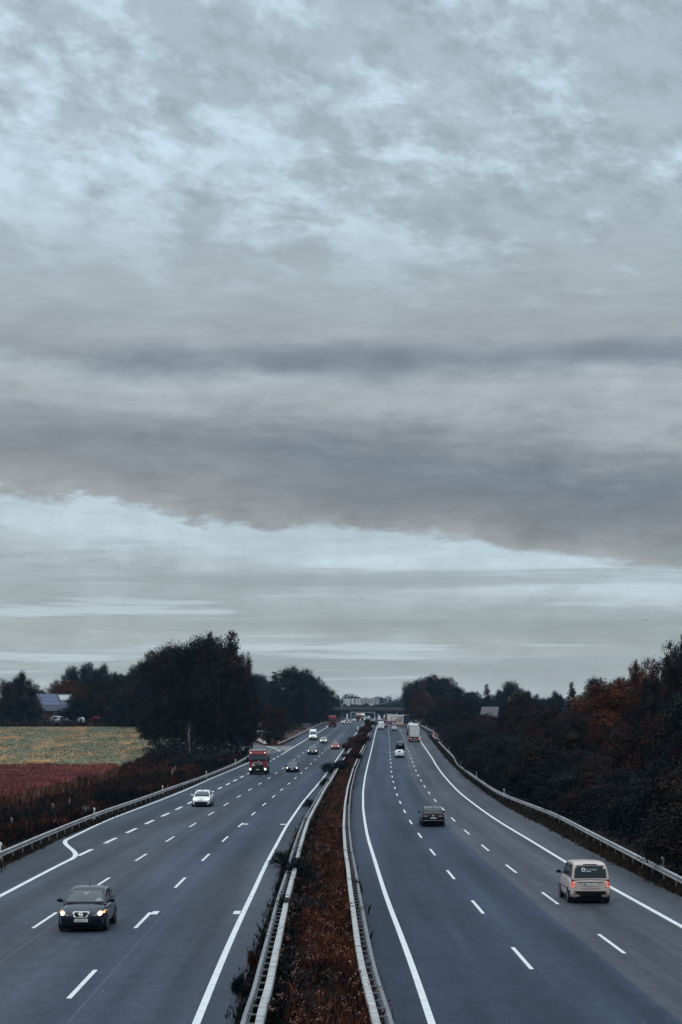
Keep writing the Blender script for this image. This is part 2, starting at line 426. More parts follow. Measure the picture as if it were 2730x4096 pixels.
puf = M('ADD', 1.0, M('MULTIPLY', M('SUBTRACT', NOI(ST2, 2.4, 10, 0.68, 0.2), 0.5), MR(T, 0.17, 0.25, 0.74, 0.14)))
col = MIXC(1.0, col, VEC(shade, shade, shade), 'MULTIPLY')
col = MIXC(1.0, col, VEC(stk, stk, stk), 'MULTIPLY')
col = MIXC(1.0, col, VEC(puf, puf, puf), 'MULTIPLY')
FN = VEC(M('ADD', M('MULTIPLY', AZ, 34.0), M('MULTIPLY', T, 14.0)), M('DIVIDE', 22.0, M('ADD', M('MAXIMUM', T, 0.0), 0.13)), 4.4)
fin = M('ADD', 0.92, M('MULTIPLY', NOI(FN, 0.9, 9, 0.66, 0.1), 0.16))
col = MIXC(1.0, col, VEC(fin, fin, fin), 'MULTIPLY')
# long grey stratus bars low down
bar = M('MULTIPLY', MR(NOI(VEC(M('MULTIPLY', AZ, 3.0), M('MULTIPLY', T, 75.0), 9.5), 1.0, 6, 0.55, 0.3), 0.46, 0.60), M('MULTIPLY', MR(T, 0.008, 0.02), MR(T, 0.10, 0.075)))
col = MIXC(M('MULTIPLY', bar, 0.6), col, lin((144, 154, 158)))
# thin bright slits near the horizon
slit = M('MULTIPLY', MR(NOI(VEC(M('MULTIPLY', AZ, 5.0), M('MULTIPLY', T, 110.0), 5.5), 1.0, 6, 0.55), 0.54, 0.62), M('MULTIPLY', MR(T, 0.004, 0.02), MR(T, 0.075, 0.05)))
col = MIXC(M('MULTIPLY', slit, 0.85), col, lin((184, 199, 206)))
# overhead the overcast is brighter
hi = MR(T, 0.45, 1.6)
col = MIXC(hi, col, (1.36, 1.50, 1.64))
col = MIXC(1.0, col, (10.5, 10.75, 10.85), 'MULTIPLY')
sky = N(nt, 'ShaderNodeTexSky'); sky.sky_type = 'NISHITA'; sky.sun_disc = False
sky.sun_elevation = SUN_EL; sky.sun_rotation = SUN_AZ
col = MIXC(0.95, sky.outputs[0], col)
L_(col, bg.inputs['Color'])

sl = bpy.data.lights.new('sun', 'SUN'); so = bpy.data.objects.new('sun', sl); COL.objects.link(so)
sl.energy = 0.5; sl.angle = math.radians(25); sl.color = (1.0, 0.95, 0.9)
d = Vector((math.sin(SUN_AZ) * math.cos(SUN_EL), math.cos(SUN_AZ) * math.cos(SUN_EL), math.sin(SUN_EL)))
so.rotation_euler = d.to_track_quat('Z', 'Y').to_euler(); so.location = (0, 0, 60)

# ---------------------------------------------------------------- ground and roads
zrows = np.concatenate([np.arange(-60, 700, 3.0), np.arange(700, 1500, 12.0), np.arange(1500, 3000, 60.0), np.array([3000, 4000, 6000, 9000, 12000.])])
def clampz(z): return np.minimum(z, 2999.0)
rowsP = []
for z in zrows:
    zc = clampz(z); xl = float(xleft(zc)); lp = float(at(LP, zc)); ip = float(at(IP, zc)); ri = float(at(RRB, zc)) + 0.3; rp = float(at(RP, zc))
    hl, hr = float(HL(zc)), float(HR(zc))
    cols = []
    for dxx in (-9000, -3000, -1000, -400, -200, -120, -90, -70, -55, -42, -32, -24, -17, -13, -11, -9, -7, -5.5, -4, -2.5, -1.2, -0.5):
        X = xl + dxx; cols.append((X, -groundH(X, zc) - 0.02))
    cols += [(xl + 0.15, -hl - 0.06), (xl + 0.8, -hl - 0.4), ((xl + ip) / 2, -hl - 0.4), (ip - 0.6, -hl - 0.4), (ip - 0.1, -hl - 0.05)]
    for t in (0.06, 0.3, 0.5, 0.7, 0.94):
        X = ip + (ri - ip) * t; cols.append((X, -(hl + (hr - hl) * t) + 0.10 * math.sin(PI * t)))
    cols += [(ri + 0.1, -hr - 0.05), (ri + 0.6, -hr - 0.4), ((ri + rp) / 2, -hr - 0.4), (rp - 0.8, -hr - 0.4), (rp - 0.15, -hr - 0.06)]
    for dxx in (0.5, 1.2, 2.5, 4, 6, 9, 13, 18, 26, 36, 50, 70, 95, 140, 250, 500, 1200, 3000, 9000):
        X = rp + dxx; cols.append((X, -groundH(X, zc) - 0.02))
    rowsP.append([(x, z, CAMZ + h) for x, h in cols])
gm, gnt, gb = _nt('ground_soil')
tcg = N(gnt, 'ShaderNodeTexCoord')
g1 = N(gnt, 'ShaderNodeTexNoise'); g1.inputs['Scale'].default_value = 0.35; g1.inputs['Detail'].default_value = 9; gnt.links.new(tcg.outputs['Object'], g1.inputs[0])
g2 = ramp(gnt, g1.outputs['Fac'], [(0.3, (0.008, 0.008, 0.009)), (0.55, (0.018, 0.013, 0.012)), (0.75, (0.032, 0.022, 0.017))])
gnt.links.new(g2.outputs[0], gb.inputs['Base Color']); gb.inputs['Roughness'].default_value = 0.95; gb.inputs['Specular IOR Level'].default_value = 0.1
ground = link('ground', gridmesh('ground', np.array(rowsP)), gm, smooth=True); tag(ground, kind='structure')

def asphalt(name, seam=None, base=(0.013, 0.024, 0.048), warm=(0.038, 0.043, 0.056), lines=()):
    m, nt2, b = _nt(name)
    l = nt2.links.new
    uv = N(nt2, 'ShaderNodeUVMap'); s = N(nt2, 'ShaderNodeSeparateXYZ'); l(uv.outputs[0], s.inputs[0])
    def nz(sx, sy, det=4, off=0.0, rough=0.5):
        mp = N(nt2, 'ShaderNodeMapping'); mp.inputs['Scale'].default_value = (sx, sy, 1); mp.inputs['Location'].default_value = (off, off * 1.7, 0)
        l(uv.outputs[0], mp.inputs[0]); n = N(nt2, 'ShaderNodeTexNoise'); n.inputs['Scale'].default_value = 1; n.inputs['Detail'].default_value = det
        n.inputs['Roughness'].default_value = rough; l(mp.outputs[0], n.inputs[0]); return n.outputs['Fac']
    def mul(a, bb):
        n = N(nt2, 'ShaderNodeMath', op='MULTIPLY')
        for i, v in enumerate((a, bb)):
            if isinstance(v, (int, float)): n.inputs[i].default_value = v
            else: l(v, n.inputs[i])
        return n.outputs[0]
    def mrr(v, a, bb, c, d_):
        n = N(nt2, 'ShaderNodeMapRange'); n.interpolation_type = 'SMOOTHSTEP'; l(v, n.inputs[0])
        for i, x in enumerate((a, bb, c, d_)): n.inputs[i + 1].default_value = x
        return n.outputs[0]
    streak = mrr(nz(1.0, 0.012, 3, 3.1), 0.32, 0.68, 0.86, 1.16)
    broad = mrr(nz(0.25, 0.035, 4, 9.4), 0.3, 0.7, 0.84, 1.16)
    grain = mul(mrr(nz(14, 5, 4, 1.2, 0.8), 0.3, 0.7, 0.66, 1.36), mrr(nz(1.6, 0.6, 4, 6.2, 0.7), 0.3, 0.7, 0.86, 1.14))
    lane = nz(0.42, 0.004, 1, 5.5); lane = mrr(lane, 0.3, 0.7, 0.76, 1.24)
    f = mul(mul(streak, broad), mul(grain, lane))
    mixc = N(nt2, 'ShaderNodeMix'); mixc.data_type = 'RGBA'
    mixc.inputs[6].default_value = (*base, 1); mixc.inputs[7].default_value = (*warm, 1)
    if seam is None:
        l(mrr(nz(0.12, 0.006, 2, 7.7), 0.35, 0.65, 0.0, 0.8), mixc.inputs[0])
    else:
        wob = N(nt2, 'ShaderNodeMath', op='MULTIPLY_ADD', i1=0.10, i2=-0.05); l(nz(0.0, 0.2, 2, 4.4), wob.inputs[0])
        ad = N(nt2, 'ShaderNodeMath', op='ADD'); l(s.outputs[0], ad.inputs[0]); l(wob.outputs[0], ad.inputs[1])
        l(mrr(ad.outputs[0], seam - 0.04, seam + 0.04, 0.0, 1.0), mixc.inputs[0])
    # pale dry specks and stone chips
    vo = N(nt2, 'ShaderNodeTexVoronoi'); vo.inputs['Scale'].default_value = 0.9; l(uv.outputs[0], vo.inputs['Vector'])
    spk = mrr(vo.outputs['Distance'], 0.03, 0.045, 1.0, 0.0)
    spk = mul(spk, mrr(nz(0.6, 0.6, 1, 2.2), 0.55, 0.6, 0.0, 0.8))
    pc = N(nt2, 'ShaderNodeMix'); pc.data_type = 'RGBA'; pc.blend_type = 'MULTIPLY'; pc.inputs[0].default_value = 1
    cx = N(nt2, 'ShaderNodeCombineXYZ')
    for i in range(3): l(f, cx.inputs[i])
    l(mixc.outputs[2], pc.inputs[6]); l(cx.outputs[0], pc.inputs[7])
    res = pc.outputs[2]
    # joint lines and cracks
    for (u0, wd, dark, amt) in lines:
        wv = N(nt2, 'ShaderNodeMath', op='MULTIPLY_ADD', i1=0.07, i2=-0.035 - u0); l(nz(0.0, 0.35, 4, u0 + 2.0), wv.inputs[0])
        a2 = N(nt2, 'ShaderNodeMath', op='ADD'); l(s.outputs[0], a2.inputs[0]); l(wv.outputs[0], a2.inputs[1])
        ab = N(nt2, 'ShaderNodeMath', op='ABSOLUTE'); l(a2.outputs[0], ab.inputs[0])
        k = mul(mrr(ab.outputs[0], wd * 0.6, wd * 1.2, 1.0, 0.0), amt)
        mm = N(nt2, 'ShaderNodeMix'); mm.data_type = 'RGBA'; l(k, mm.inputs[0]); l(res, mm.inputs[6]); mm.inputs[7].default_value = (*dark, 1); res = mm.outputs[2]
    cv = N(nt2, 'ShaderNodeTexVoronoi'); cv.feature = 'DISTANCE_TO_EDGE'; mp = N(nt2, 'ShaderNodeMapping'); mp.inputs['Scale'].default_value = (0.10, 0.05, 1)
    dn = N(nt2, 'ShaderNodeTexNoise'); dn.inputs['Scale'].default_value = 0.5; dn.inputs['Detail'].default_value = 4; l(uv.outputs[0], dn.inputs[0])
    av = N(nt2, 'ShaderNodeVectorMath'); av.operation = 'MULTIPLY_ADD'; l(dn.outputs['Color'], av.inputs[0]); av.inputs[1].default_value = (3, 3, 0); l(uv.outputs[0], av.inputs[2])
    l(av.outputs[0], mp.inputs[0]); cv.inputs['Scale'].default_value = 1; l(mp.outputs[0], cv.inputs['Vector'])
    ck = mul(mrr(cv.outputs['Distance'], 0.0, 0.004, 0.5, 0.0), mrr(nz(0.05, 0.02, 2, 6.1), 0.5, 0.6, 0.0, 1.0))
    mm = N(nt2, 'ShaderNodeMix'); mm.data_type = 'RGBA'; l(ck, mm.inputs[0]); l(res, mm.inputs[6]); mm.inputs[7].default_value = (0.03, 0.033, 0.04, 1); res = mm.outputs[2]
    mm = N(nt2, 'ShaderNodeMix'); mm.data_type = 'RGBA'; l(spk, mm.inputs[0]); l(res, mm.inputs[6]); mm.inputs[7].default_value = (0.26, 0.24, 0.22, 1); res = mm.outputs[2]
    l(res, b.inputs['Base Color'])
    b.inputs['Roughness'].default_value = 0.60
    l(mul(f, 0.17), b.inputs['Specular IOR Level'])
    return m

zroad = np.concatenate([np.arange(-60, 700, 2.0), np.arange(700, 1601, 10.0)])
def road_sheet(name, gl, gr, ref, side, m, z0=-60, z1=1600, dz=0.0, ncol=14):
    zz_ = zroad[(zroad >= z0) & (zroad <= z1)]
    a = gl(zz_) if callable(gl) else at(gl, zz_); b_ = gr(zz_) if callable(gr) else at(gr, zz_)
    t = np.linspace(0, 1, ncol)[None, :]
    X = a[:, None] + (b_ - a)[:, None] * t
    Y = np.repeat(zz_[:, None], ncol, 1)
    Z = CAMZ - np.interp(zz_, ZG, HS[side])[:, None] + dz + 0 * X
    U = X - at(ref, zz_)[:, None]
    o = link(name, gridmesh(name, np.stack([X, Y, Z], -1), np.stack([U, Y], -1)), m, smooth=True)
    return tag(o, kind='structure')
MA_L = asphalt('asphalt_left', None, lines=((0.62, 0.022, (0.17, 0.18, 0.19), 0.5), (4.35, 0.02, (0.16, 0.165, 0.175), 0.35), (8.9, 0.03, (0.03, 0.033, 0.04), 0.6)))
MA_R = asphalt('asphalt_right', -0.95, lines=((-9.05, 0.05, (0.025, 0.028, 0.035), 0.8), (0.45, 0.015, (0.15, 0.155, 0.16), 0.4)))
road_sheet('carriageway_left', LP, IP, L1, 'L', MA_L)
def _rin(z): return at(RRB, z) + 0.25
road_sheet('carriageway_right', _rin, RP, R2, 'R', MA_R)
MA_P = asphalt('asphalt_ramp', None, base=(0.085, 0.086, 0.095), warm=(0.11, 0.105, 0.10))
road_sheet('rest_area_road', ramp_l, ramp_r, L1, 'L', MA_P, 338, 640, 0.006, 6)
def _gore_l(z): return ramp_r(z) - 0.05
def _gore_r(z): return at(L0, z) - 0.1
road_sheet('gore_paving', _gore_l, _gore_r, L1, 'L', asphalt('asphalt_gore', None, base=(0.125, 0.12, 0.118), warm=(0.155, 0.15, 0.14)), 372, 404, 0.010, 6)

# markings
paint, wnt, wb_ = _nt('road_paint')
wtc = N(wnt, 'ShaderNodeTexCoord'); w1 = N(wnt, 'ShaderNodeTexNoise'); w1.inputs['Scale'].default_value = 3.0; w1.inputs['Detail'].default_value = 8; w1.inputs['Roughness'].default_value = 0.7
wnt.links.new(wtc.outputs['Object'], w1.inputs[0])
w2 = ramp(wnt, w1.outputs['Fac'], [(0.28, (0.30, 0.32, 0.34)), (0.42, (0.62, 0.64, 0.65)), (0.7, (0.74, 0.77, 0.78))]); wnt.links.new(w2.outputs[0], wb_.inputs['Base Color'])
wb_.inputs['Roughness'].default_value = 0.6; wb_.inputs['Specular IOR Level'].default_value = 0.25
def strip(mb, g, side, z0, z1, wd, off=0.0, dz=0.008, step=2.0):
    n = max(2, int((z1 - z0) / step) + 1)
    zs = np.linspace(z0, z1, n); X = (g(zs) if callable(g) else at(g, zs)) + off; H = CAMZ - np.interp(zs, ZG, HS[side]) + dz
    dX = np.gradient(X, zs)
    lft = [(x - wd / 2 , z + wd / 2 * d_, h) for x, z, h, d_ in zip(X, zs, H, dX)]
    rgt = [(x + wd / 2, z - wd / 2 * d_, h) for x, z, h, d_ in zip(X, zs, H, dX)]
    vs = [p for pr in zip(lft, rgt) for p in pr]
    mb.add(vs, [(2 * i, 2 * i + 1, 2 * i + 3, 2 * i + 2) for i in range(n - 1)])
ml, mr = MB(), MB()
zj0, zj1 = zinv(3443, 'L'), zinv(3352, 'L')
strip(ml, L0, 'L', 20, zj0, 0.24)
def jog(z):
    a = at(L0, np.array(zj0)); b_ = at(LEo, np.array(zj1))
    t = (np.asarray(z) - zj0) / (zj1 - zj0); s = smst((t - 0.05) / 0.9)
    return (at(L0, z)) * (1 - s) + at(LEo, z) * s
strip(ml, jog, 'L', zj0, zj1, 0.28, step=0.7)
strip(ml, LEo, 'L', zj1, 336, 0.24)
strip(ml, lambda z: ramp_r(z) + (0.12), 'L', 366, 640, 0.25, dz=0.018)
for zz0 in np.arange(107 + 0.5, 350, 12.0): strip(ml, L0, 'L', zz0, zz0 + 6, 0.26)
strip(ml, L0, 'L', 352, 1400, 0.24, step=4)
for k in range(-2, 70):
    z0 = 49.2 + 18 * k
    for g in (L1, L2): strip(ml, g, 'L', z0, z0 + 6, 0.14, 0.07)
    z0 = 63 + 18 * k
    strip(mr, R2, 'R', z0, z0 + 6, 0.14); strip(mr, R1, 'R', z0 - 4.2, z0 + 1.8, 0.14)
strip(ml, LM, 'L', 20, 1400, 0.20); strip(mr, RM, 'R', 20, 1400, 0.20); strip(mr, RE, 'R', 20, 1400, 0.23)
for (g, px, rowv, wd, off) in ((L2, 0, 3297, 0.42, 0.36), (LM, 0, 3298, 0.42, -0.34), (L2, 0, 3652, 0.26, 0.27), (LM, 0, 3651, 0.26, -0.26)):
    zc = zinv(rowv, 'L'); strip(ml, g, 'L', zc - 0.65, zc + 0.65, wd, off, dz=0.012, step=0.6)
tag(ml.build('lane_markings', paint), kind='structure'); tag(mr.build('lane_markings', paint), kind='structure')

# ---------------------------------------------------------------- guardrails
galv = mat('galvanised_steel', (0.36, 0.35, 0.36), 0.55, 0.2, 0.4, 0.35, 0.9)
galv_d = mat('weathered_steel', (0.20, 0.205, 0.22), 0.6, 0.3, 0.5, 0.25, 2)
bm_, bnt, bb = _nt('box_beam_steel')
uvn = N(bnt, 'ShaderNodeUVMap'); sx = N(bnt, 'ShaderNodeSeparateXYZ'); bnt.links.new(uvn.outputs[0], sx.inputs[0])
def bmth(op, a, b_=None, c=None):
    n = bnt.nodes.new('ShaderNodeMath'); n.operation = op
    for i, v in enumerate((a, b_, c)):
        if v is None: continue
        if isinstance(v, (int, float)): n.inputs[i].default_value = v
        else: bnt.links.new(v, n.inputs[i])
    return n.outputs[0]
fr = bmth('ABSOLUTE', bmth('SUBTRACT', bmth('FRACT', bmth('DIVIDE', sx.outputs[1], 0.67)), 0.5))
hole = bmth('MULTIPLY', bmth('LESS_THAN', fr, 0.07), bmth('LESS_THAN', bmth('ABSOLUTE', bmth('SUBTRACT', bmth('ABSOLUTE', sx.outputs[0]), 0.4)), 0.16))
jn = bmth('LESS_THAN', bmth('FRACT', bmth('DIVIDE', sx.outputs[1], 4.0)), 0.012)
hole = bmth('MAXIMUM', hole, jn)
ntx = N(bnt, 'ShaderNodeTexNoise'); ntx.inputs['Scale'].default_value = 1.6; ntx.inputs['Detail'].default_value = 7
tcb = N(bnt, 'ShaderNodeTexCoord'); bnt.links.new(tcb.outputs['Object'], ntx.inputs[0])
rr = ramp(bnt, ntx.outputs['Fac'], [(0.30, (0.22, 0.21, 0.20)), (0.42, (0.38, 0.38, 0.37)), (0.7, (0.50, 0.51, 0.51))])
mx = N(bnt, 'ShaderNodeMix'); mx.data_type = 'RGBA'; bnt.links.new(hole, mx.inputs[0]); bnt.links.new(rr.outputs[0], mx.inputs[6]); mx.inputs[7].default_value = (0.09, 0.07, 0.065, 1)
bnt.links.new(mx.outputs[2], bb.inputs['Base Color']); bb.inputs['Roughness'].default_value = 0.5; bb.inputs['Metallic'].default_value = 0.15

WPROF = [(0.0, 0.44), (0.08, 0.475), (0.08, 0.525), (0.0, 0.565), (0.0, 0.625), (0.08, 0.665), (0.08, 0.715), (0.0, 0.75)]
def wbeam(path, sgn, off=0.0):
    mb = MB(); rings = []
    out = [(u, h) for u, h in WPROF] + [(u - 0.025, h) for u, h in WPROF[::-1]]
    for (x, y, z) in path: rings.append([(x + sgn * (u + off), y, z + h) for u, h in out])
    mb.loft(rings, True, True); return mb
def rail_path(gx, side, z0, z1, step=3.0, extra=()):
    zs = np.arange(z0, z1 + 0.1, step)
    return [(float(at(gx, z)), float(z), roadz(side, z)) for z in zs] + [(x, y, roadz(side, y)) for (x, y) in extra]
post_mb = MB(); post_mb.box((0, 0, 0.22), (0.06, 0.11, 1.0)); post_o = post_mb.build('post', galv_d)
POST = post_o.data; bpy.data.objects.remove(post_o)
def posts(root, path, sgn, off, spacing, zmax, lim=100):
    n = 0; acc = 0.0; last = path[0]
    for (a, b_) in zip(path[:-1], path[1:]):
        seg = math.dist(a[:2], b_[:2]); p = spacing - acc
        while p <= seg and n < lim:
            t = p / seg; x, y, z = (a[i] + (b_[i] - a[i]) * t for i in range(3))
            if y > zmax: return
            o = bpy.data.objects.new('post', POST); COL.objects.link(o); o.parent = root; o.location = (x - sgn * off, y, z); n += 1
            p += spacing
        acc = (acc + seg) % spacing
def guardrail(label, path, sgn, spacing=2.0, zmax=400, start=None):
    root = empty('guardrail', (0, 0, 0), 0, label, 'guardrail', 'steel guardrails along the motorway')
    wbeam(path, sgn).build('beam', galv, root)
    posts(root, [p for p in path if start is None or p[1] >= start], sgn, 0.09, spacing, zmax)
    return root
guardrail('long steel guardrail beside the cornfield, curving into the rest area road',
          rail_path(LGR, 'L', 40, 336, extra=[(-17.6, 346), (-19.3, 360), (-21.4, 378), (-24.5, 396), (-28.3, 415)]), 1, 4.0, 400, 85)
guardrail('steel guardrail from the grass tip past the rest area turn to the bridge',
          [(-14.6, 409, roadz('L', 409) - 0.6)] + rail_path(LGR2, 'L', 418, 900, 6), 1, 4.0, 800)
rp1 = rail_path(RGR, 'R', 40, 420); rp2 = rail_path(RGR, 'R', 436, 900, 6)
guardrail('long steel guardrail along the right shoulder below the dark trees', rp1, -1, 4.0, 420, 60)
guardrail('farther steel guardrail on the right shoulder beyond the orange emergency phone',
          [(x + 0.9 * max(0, 1 - (y - 436) / 40), y, z) for x, y, z in rp2], -1, 4.0, 800)

def median_rail(label, gx, side, sgn, z0, z1):
    root = empty('median_barrier', (0, 0, 0), 0, label, 'barrier', 'steel barriers on the median')
    zs = np.concatenate([np.arange(z0, 140, 1.0), np.arange(140, z1, 4.0)])
    X = at(gx, zs); H = CAMZ - np.interp(zs, ZG, HS[side])
    hw = 0.092
    prof = [(-hw, 0.70), (-hw, 0.84), (-hw + 0.02, 0.86), (hw - 0.02, 0.86), (hw, 0.84), (hw, 0.70)]
    P = np.array([[(x + u, z, h + v) for u, v in prof] for x, z, h in zip(X, zs, H)])
    UV = np.array([[(u / hw if 0 < i < 5 else u / hw * 3, z) for i, (u, v) in enumerate(prof)] for z in zs])
    link('box_beam', gridmesh('box_beam', P, UV), bm_, root)
    path = [(float(x), float(z), float(h)) for x, z, h in zip(X, zs, H)]
    wbeam(path, sgn, 0.35).build('traffic_beam', galv_d, root)
    posts(root, path[::1], sgn, 0.0, 2.0, 245)
    arm = MB(); arm.box((sgn * 0.22, 0, 0.72), (0.30, 0.04, 0.035)); ao = arm.build('spacer_arm', galv_d); AD = ao.data; bpy.data.objects.remove(ao)
    for i in range(98):
        z = z0 + 3 + i * 1.33
        o = bpy.data.objects.new('spacer_arm', AD); COL.objects.link(o); o.parent = root; o.location = (float(at(gx, z)), z, roadz(side, z))
    return root
median_rail('pale double steel barrier on the left edge of the weedy median, beside oncoming traffic', LRB, 'L', -1, 36, 640)
median_rail('pale double steel barrier on the right edge of the weedy median, beside departing traffic', RRB, 'R', 1, 36, 640)

# delineator posts
dw = mat('post_white', (0.75, 0.76, 0.74), 0.5, var=0.06); dk = mat('post_black', (0.02, 0.02, 0.022), 0.5)
refl = mat('reflector', (0.85, 0.85, 0.82), 0.25, spec=0.8)
def make_delineator():
    root = empty('delineator_post', (0, 0, 0))
    mb = MB(); mb.prism([(-0.06, 0), (0.06, 0), (0.06, 0.98), (-0.06, 1.05)], 'y', -0.045, 0.045); mb.build('shaft', dw, root, bevel=0.012)
    mb = MB(); mb.prism([(-0.064, 0.66), (0.064, 0.58), (0.064, 0.80), (-0.064, 0.88)], 'y', -0.049, 0.049); mb.build('black_band', dk, root)
    mb = MB(); mb.box((0, -0.052, 0.735), (0.05, 0.006, 0.17)); mb.build('reflector', refl, root)
    return root
DEL = make_delineator(); _duse = [False]
def copytree(o, parent=None):
    c = o.copy(); COL.objects.link(c); c.parent = parent
    for ch in o.children: copytree(ch, c)
    return c
ORD = 'first second third fourth fifth sixth seventh eighth ninth tenth eleventh twelfth thirteenth fourteenth fifteenth sixteenth seventeenth eighteenth'.split()
def delineator(X, z, side, label, sc=1.0):
    o = DEL if not _duse[0] else copytree(DEL); _duse[0] = True
    o.location = (X, z, gz(X, z)); o.scale = (1.15 * sc, 1.15 * sc, sc)
    tag(o, label, 'delineator', 'white delineator posts along the verges')
zs_ = np.arange(60, 1200, 0.5)
def solve(px, gx, off):
    Xs = at(gx, zs_) + off
    v = CX + F * Xs / zs_
    return float(zs_[np.argmin(abs(v - px))])
for i, px in enumerate((2655, 2206, 2017, 1907, 1844, 1797)):
    z = solve(px, RGR, 0.55); delineator(float(at(RGR, z)) + 0.55, z, 'R', f'white delineator post behind the right guardrail, {ORD[i]} from the viewer')
for i, px in enumerate((1768, 1749, 1706, 1693)):
    z = solve(px, RGR, 1.1); delineator(float(at(RGR, z)) + 1.1, z, 'R', f'small white delineator post near the orange emergency phone, {ORD[i]} of four')
for i, px in enumerate((2, 379, 652, 826, 943)):
    z = solve(px, LGR, -0.55); delineator(float(at(LGR, z)) - 0.55, z, 'L', f'white delineator post behind the left guardrail by the field, {ORD[i]} from the viewer')
for i, px in enumerate((1117, 1159, 1200, 1230, 1285, 1302)):
    z = solve(px, LGR2, -0.55); delineator(float(at(LGR2, z)) - 0.55, z, 'L', f'white delineator post along the rail past the rest area turn, {ORD[i]} from its start')

# thin air: far things fade toward blue
hm = bpy.data.materials.new('haze_air'); hm.use_nodes = True; hn = hm.node_tree; hn.nodes.clear()
ho = hn.nodes.new('ShaderNodeOutputMaterial'); hv = hn.nodes.new('ShaderNodeVolumePrincipled'); hn.links.new(hv.outputs[0], ho.inputs['Volume'])
hv.inputs['Color'].default_value = (0.42, 0.72, 1.0, 1); hv.inputs['Density'].default_value = 0.00006
mb = MB(); mb.box((0, 6150, 14.5), (18600, 12600, 32))
tag(mb.build('haze', hm), kind='stuff')
# ---------------------------------------------------------------- vegetation
def leaves_at(P, Dr, size, rg, squash=0.5):
    n = len(P)
    nrm = Dr * 0.7 + np.array([0, 0, 0.45]) + rg.normal(0, 0.55, (n, 3))
    nrm /= np.linalg.norm(nrm, axis=1, keepdims=True) + 1e-9
    a = rg.normal(0, 1, (n, 3)); t = np.cross(nrm, a); t /= np.linalg.norm(t, axis=1, keepdims=True) + 1e-9
    b = np.cross(nrm, t)
    s = (size * rg.uniform(0.6, 1.45, n))[:, None]
    V = np.stack([P - t * s, P + b * s * squash, P + t * s, P - b * s * squash * 0.9], 1).reshape(-1, 3)
    return V, np.arange(4 * n).reshape(-1, 4)

def leafcloud(name, C, Rr, per, size, m, seed=1, flat=0.75, shell=0.35):
    rg = np.random.default_rng(seed); C = np.asarray(C, float); Rr = np.asarray(Rr, float)
    if Rr.ndim == 1: Rr = np.stack([Rr, Rr, Rr * flat], 1)
    i = np.repeat(np.arange(len(C)), per)
    d = rg.normal(0, 1, (len(i), 3)); d /= np.linalg.norm(d, axis=1, keepdims=True)
    r = (shell + (1 - shell) * rg.random(len(i)) ** 0.6)[:, None]
    P = C[i] + d * r * Rr[i]
    V, Fq = leaves_at(P, d, size, rg)
    return link(name, npmesh(name, V, Fq), m)

def crown_mesh(name, seed, lobes, n_clump, per, cr, leaf, droop=0.0):
    rg = np.random.default_rng(seed)
    L = np.array(lobes, float); wgt = (L[:, 3] * L[:, 4] + L[:, 3] * L[:, 5]); wgt /= wgt.sum()
    li = rg.choice(len(L), n_clump, p=wgt)
    d = rg.normal(0, 1, (n_clump, 3)); d /= np.linalg.norm(d, axis=1, keepdims=True)
    rad = (0.5 + 0.5 * rg.random(n_clump) ** 0.5)[:, None]
    C = L[li, :3] + d * rad * L[li, 3:6]
    crs = cr * rg.uniform(0.6, 1.4, n_clump)
    i = np.repeat(np.arange(n_clump), per)
    g = rg.normal(0, 0.5, (len(i), 3)); g[:, 2] *= 0.75
    P = C[i] + g * crs[i][:, None]
    if droop: P[:, 2] -= droop * np.abs(rg.normal(0, 1, len(i)))
    dd = d[i] + g * 0.6; dd /= np.linalg.norm(dd, axis=1, keepdims=True)
    V, Fq = leaves_at(P, dd, leaf, rg)
    me = npmesh(name, V, Fq)
    q = np.percentile(P, [0.5, 99.5], axis=0)
    me['w'] = float(q[1, 0] - q[0, 0]); me['h'] = float(q[1, 2])
    return me

def sublobes(seed, main, n, f0=0.35, f1=0.6):
    rg = random.Random(seed); out = [main]
    cx_, cy_, cz_, a, b, c = main
    for _ in range(n):
        th = rg.uniform(0, 2 * PI); ph = rg.uniform(-0.5, 1.3)
        k = rg.uniform(0.65, 0.95); f = rg.uniform(f0, f1)
        out.append((cx_ + a * k * math.cos(th) * math.cos(ph), cy_ + b * k * math.sin(th) * math.cos(ph), cz_ + c * k * math.sin(ph), a * f, b * f, c * f))
    return out

def trunk_mesh(name, seed, h, r0, top, limbs, spread, crown_z):
    rg = random.Random(seed); mb = MB()
    pts = [(0, 0, -0.6)]; rad = [r0 * 1.35]
    x = y = 0
    for i in range(1, 7):
        x += rg.uniform(-.12, .12); y += rg.uniform(-.12, .12)
        pts.append((x, y, top * i / 6)); rad.append(r0 * (1 - 0.8 * i / 6) + 0.03)
    mb.tube(pts, rad, 8)
    for _ in range(limbs):
        z0 = rg.uniform(crown_z * 0.7, top * 0.75); th = rg.uniform(0, 2 * PI); s = spread * rg.uniform(0.5, 1)
        mb.tube([(x * z0 / top, y * z0 / top, z0), (s * 0.5 * math.cos(th), s * 0.5 * math.sin(th), z0 + s * 0.35), (s * math.cos(th), s * math.sin(th), z0 + s * 0.95)],
                [r0 * 0.42, r0 * 0.25, 0.04], 5)
    o = mb.build(name, None, None, smooth=True); me = o.data; bpy.data.objects.remove(o); return me

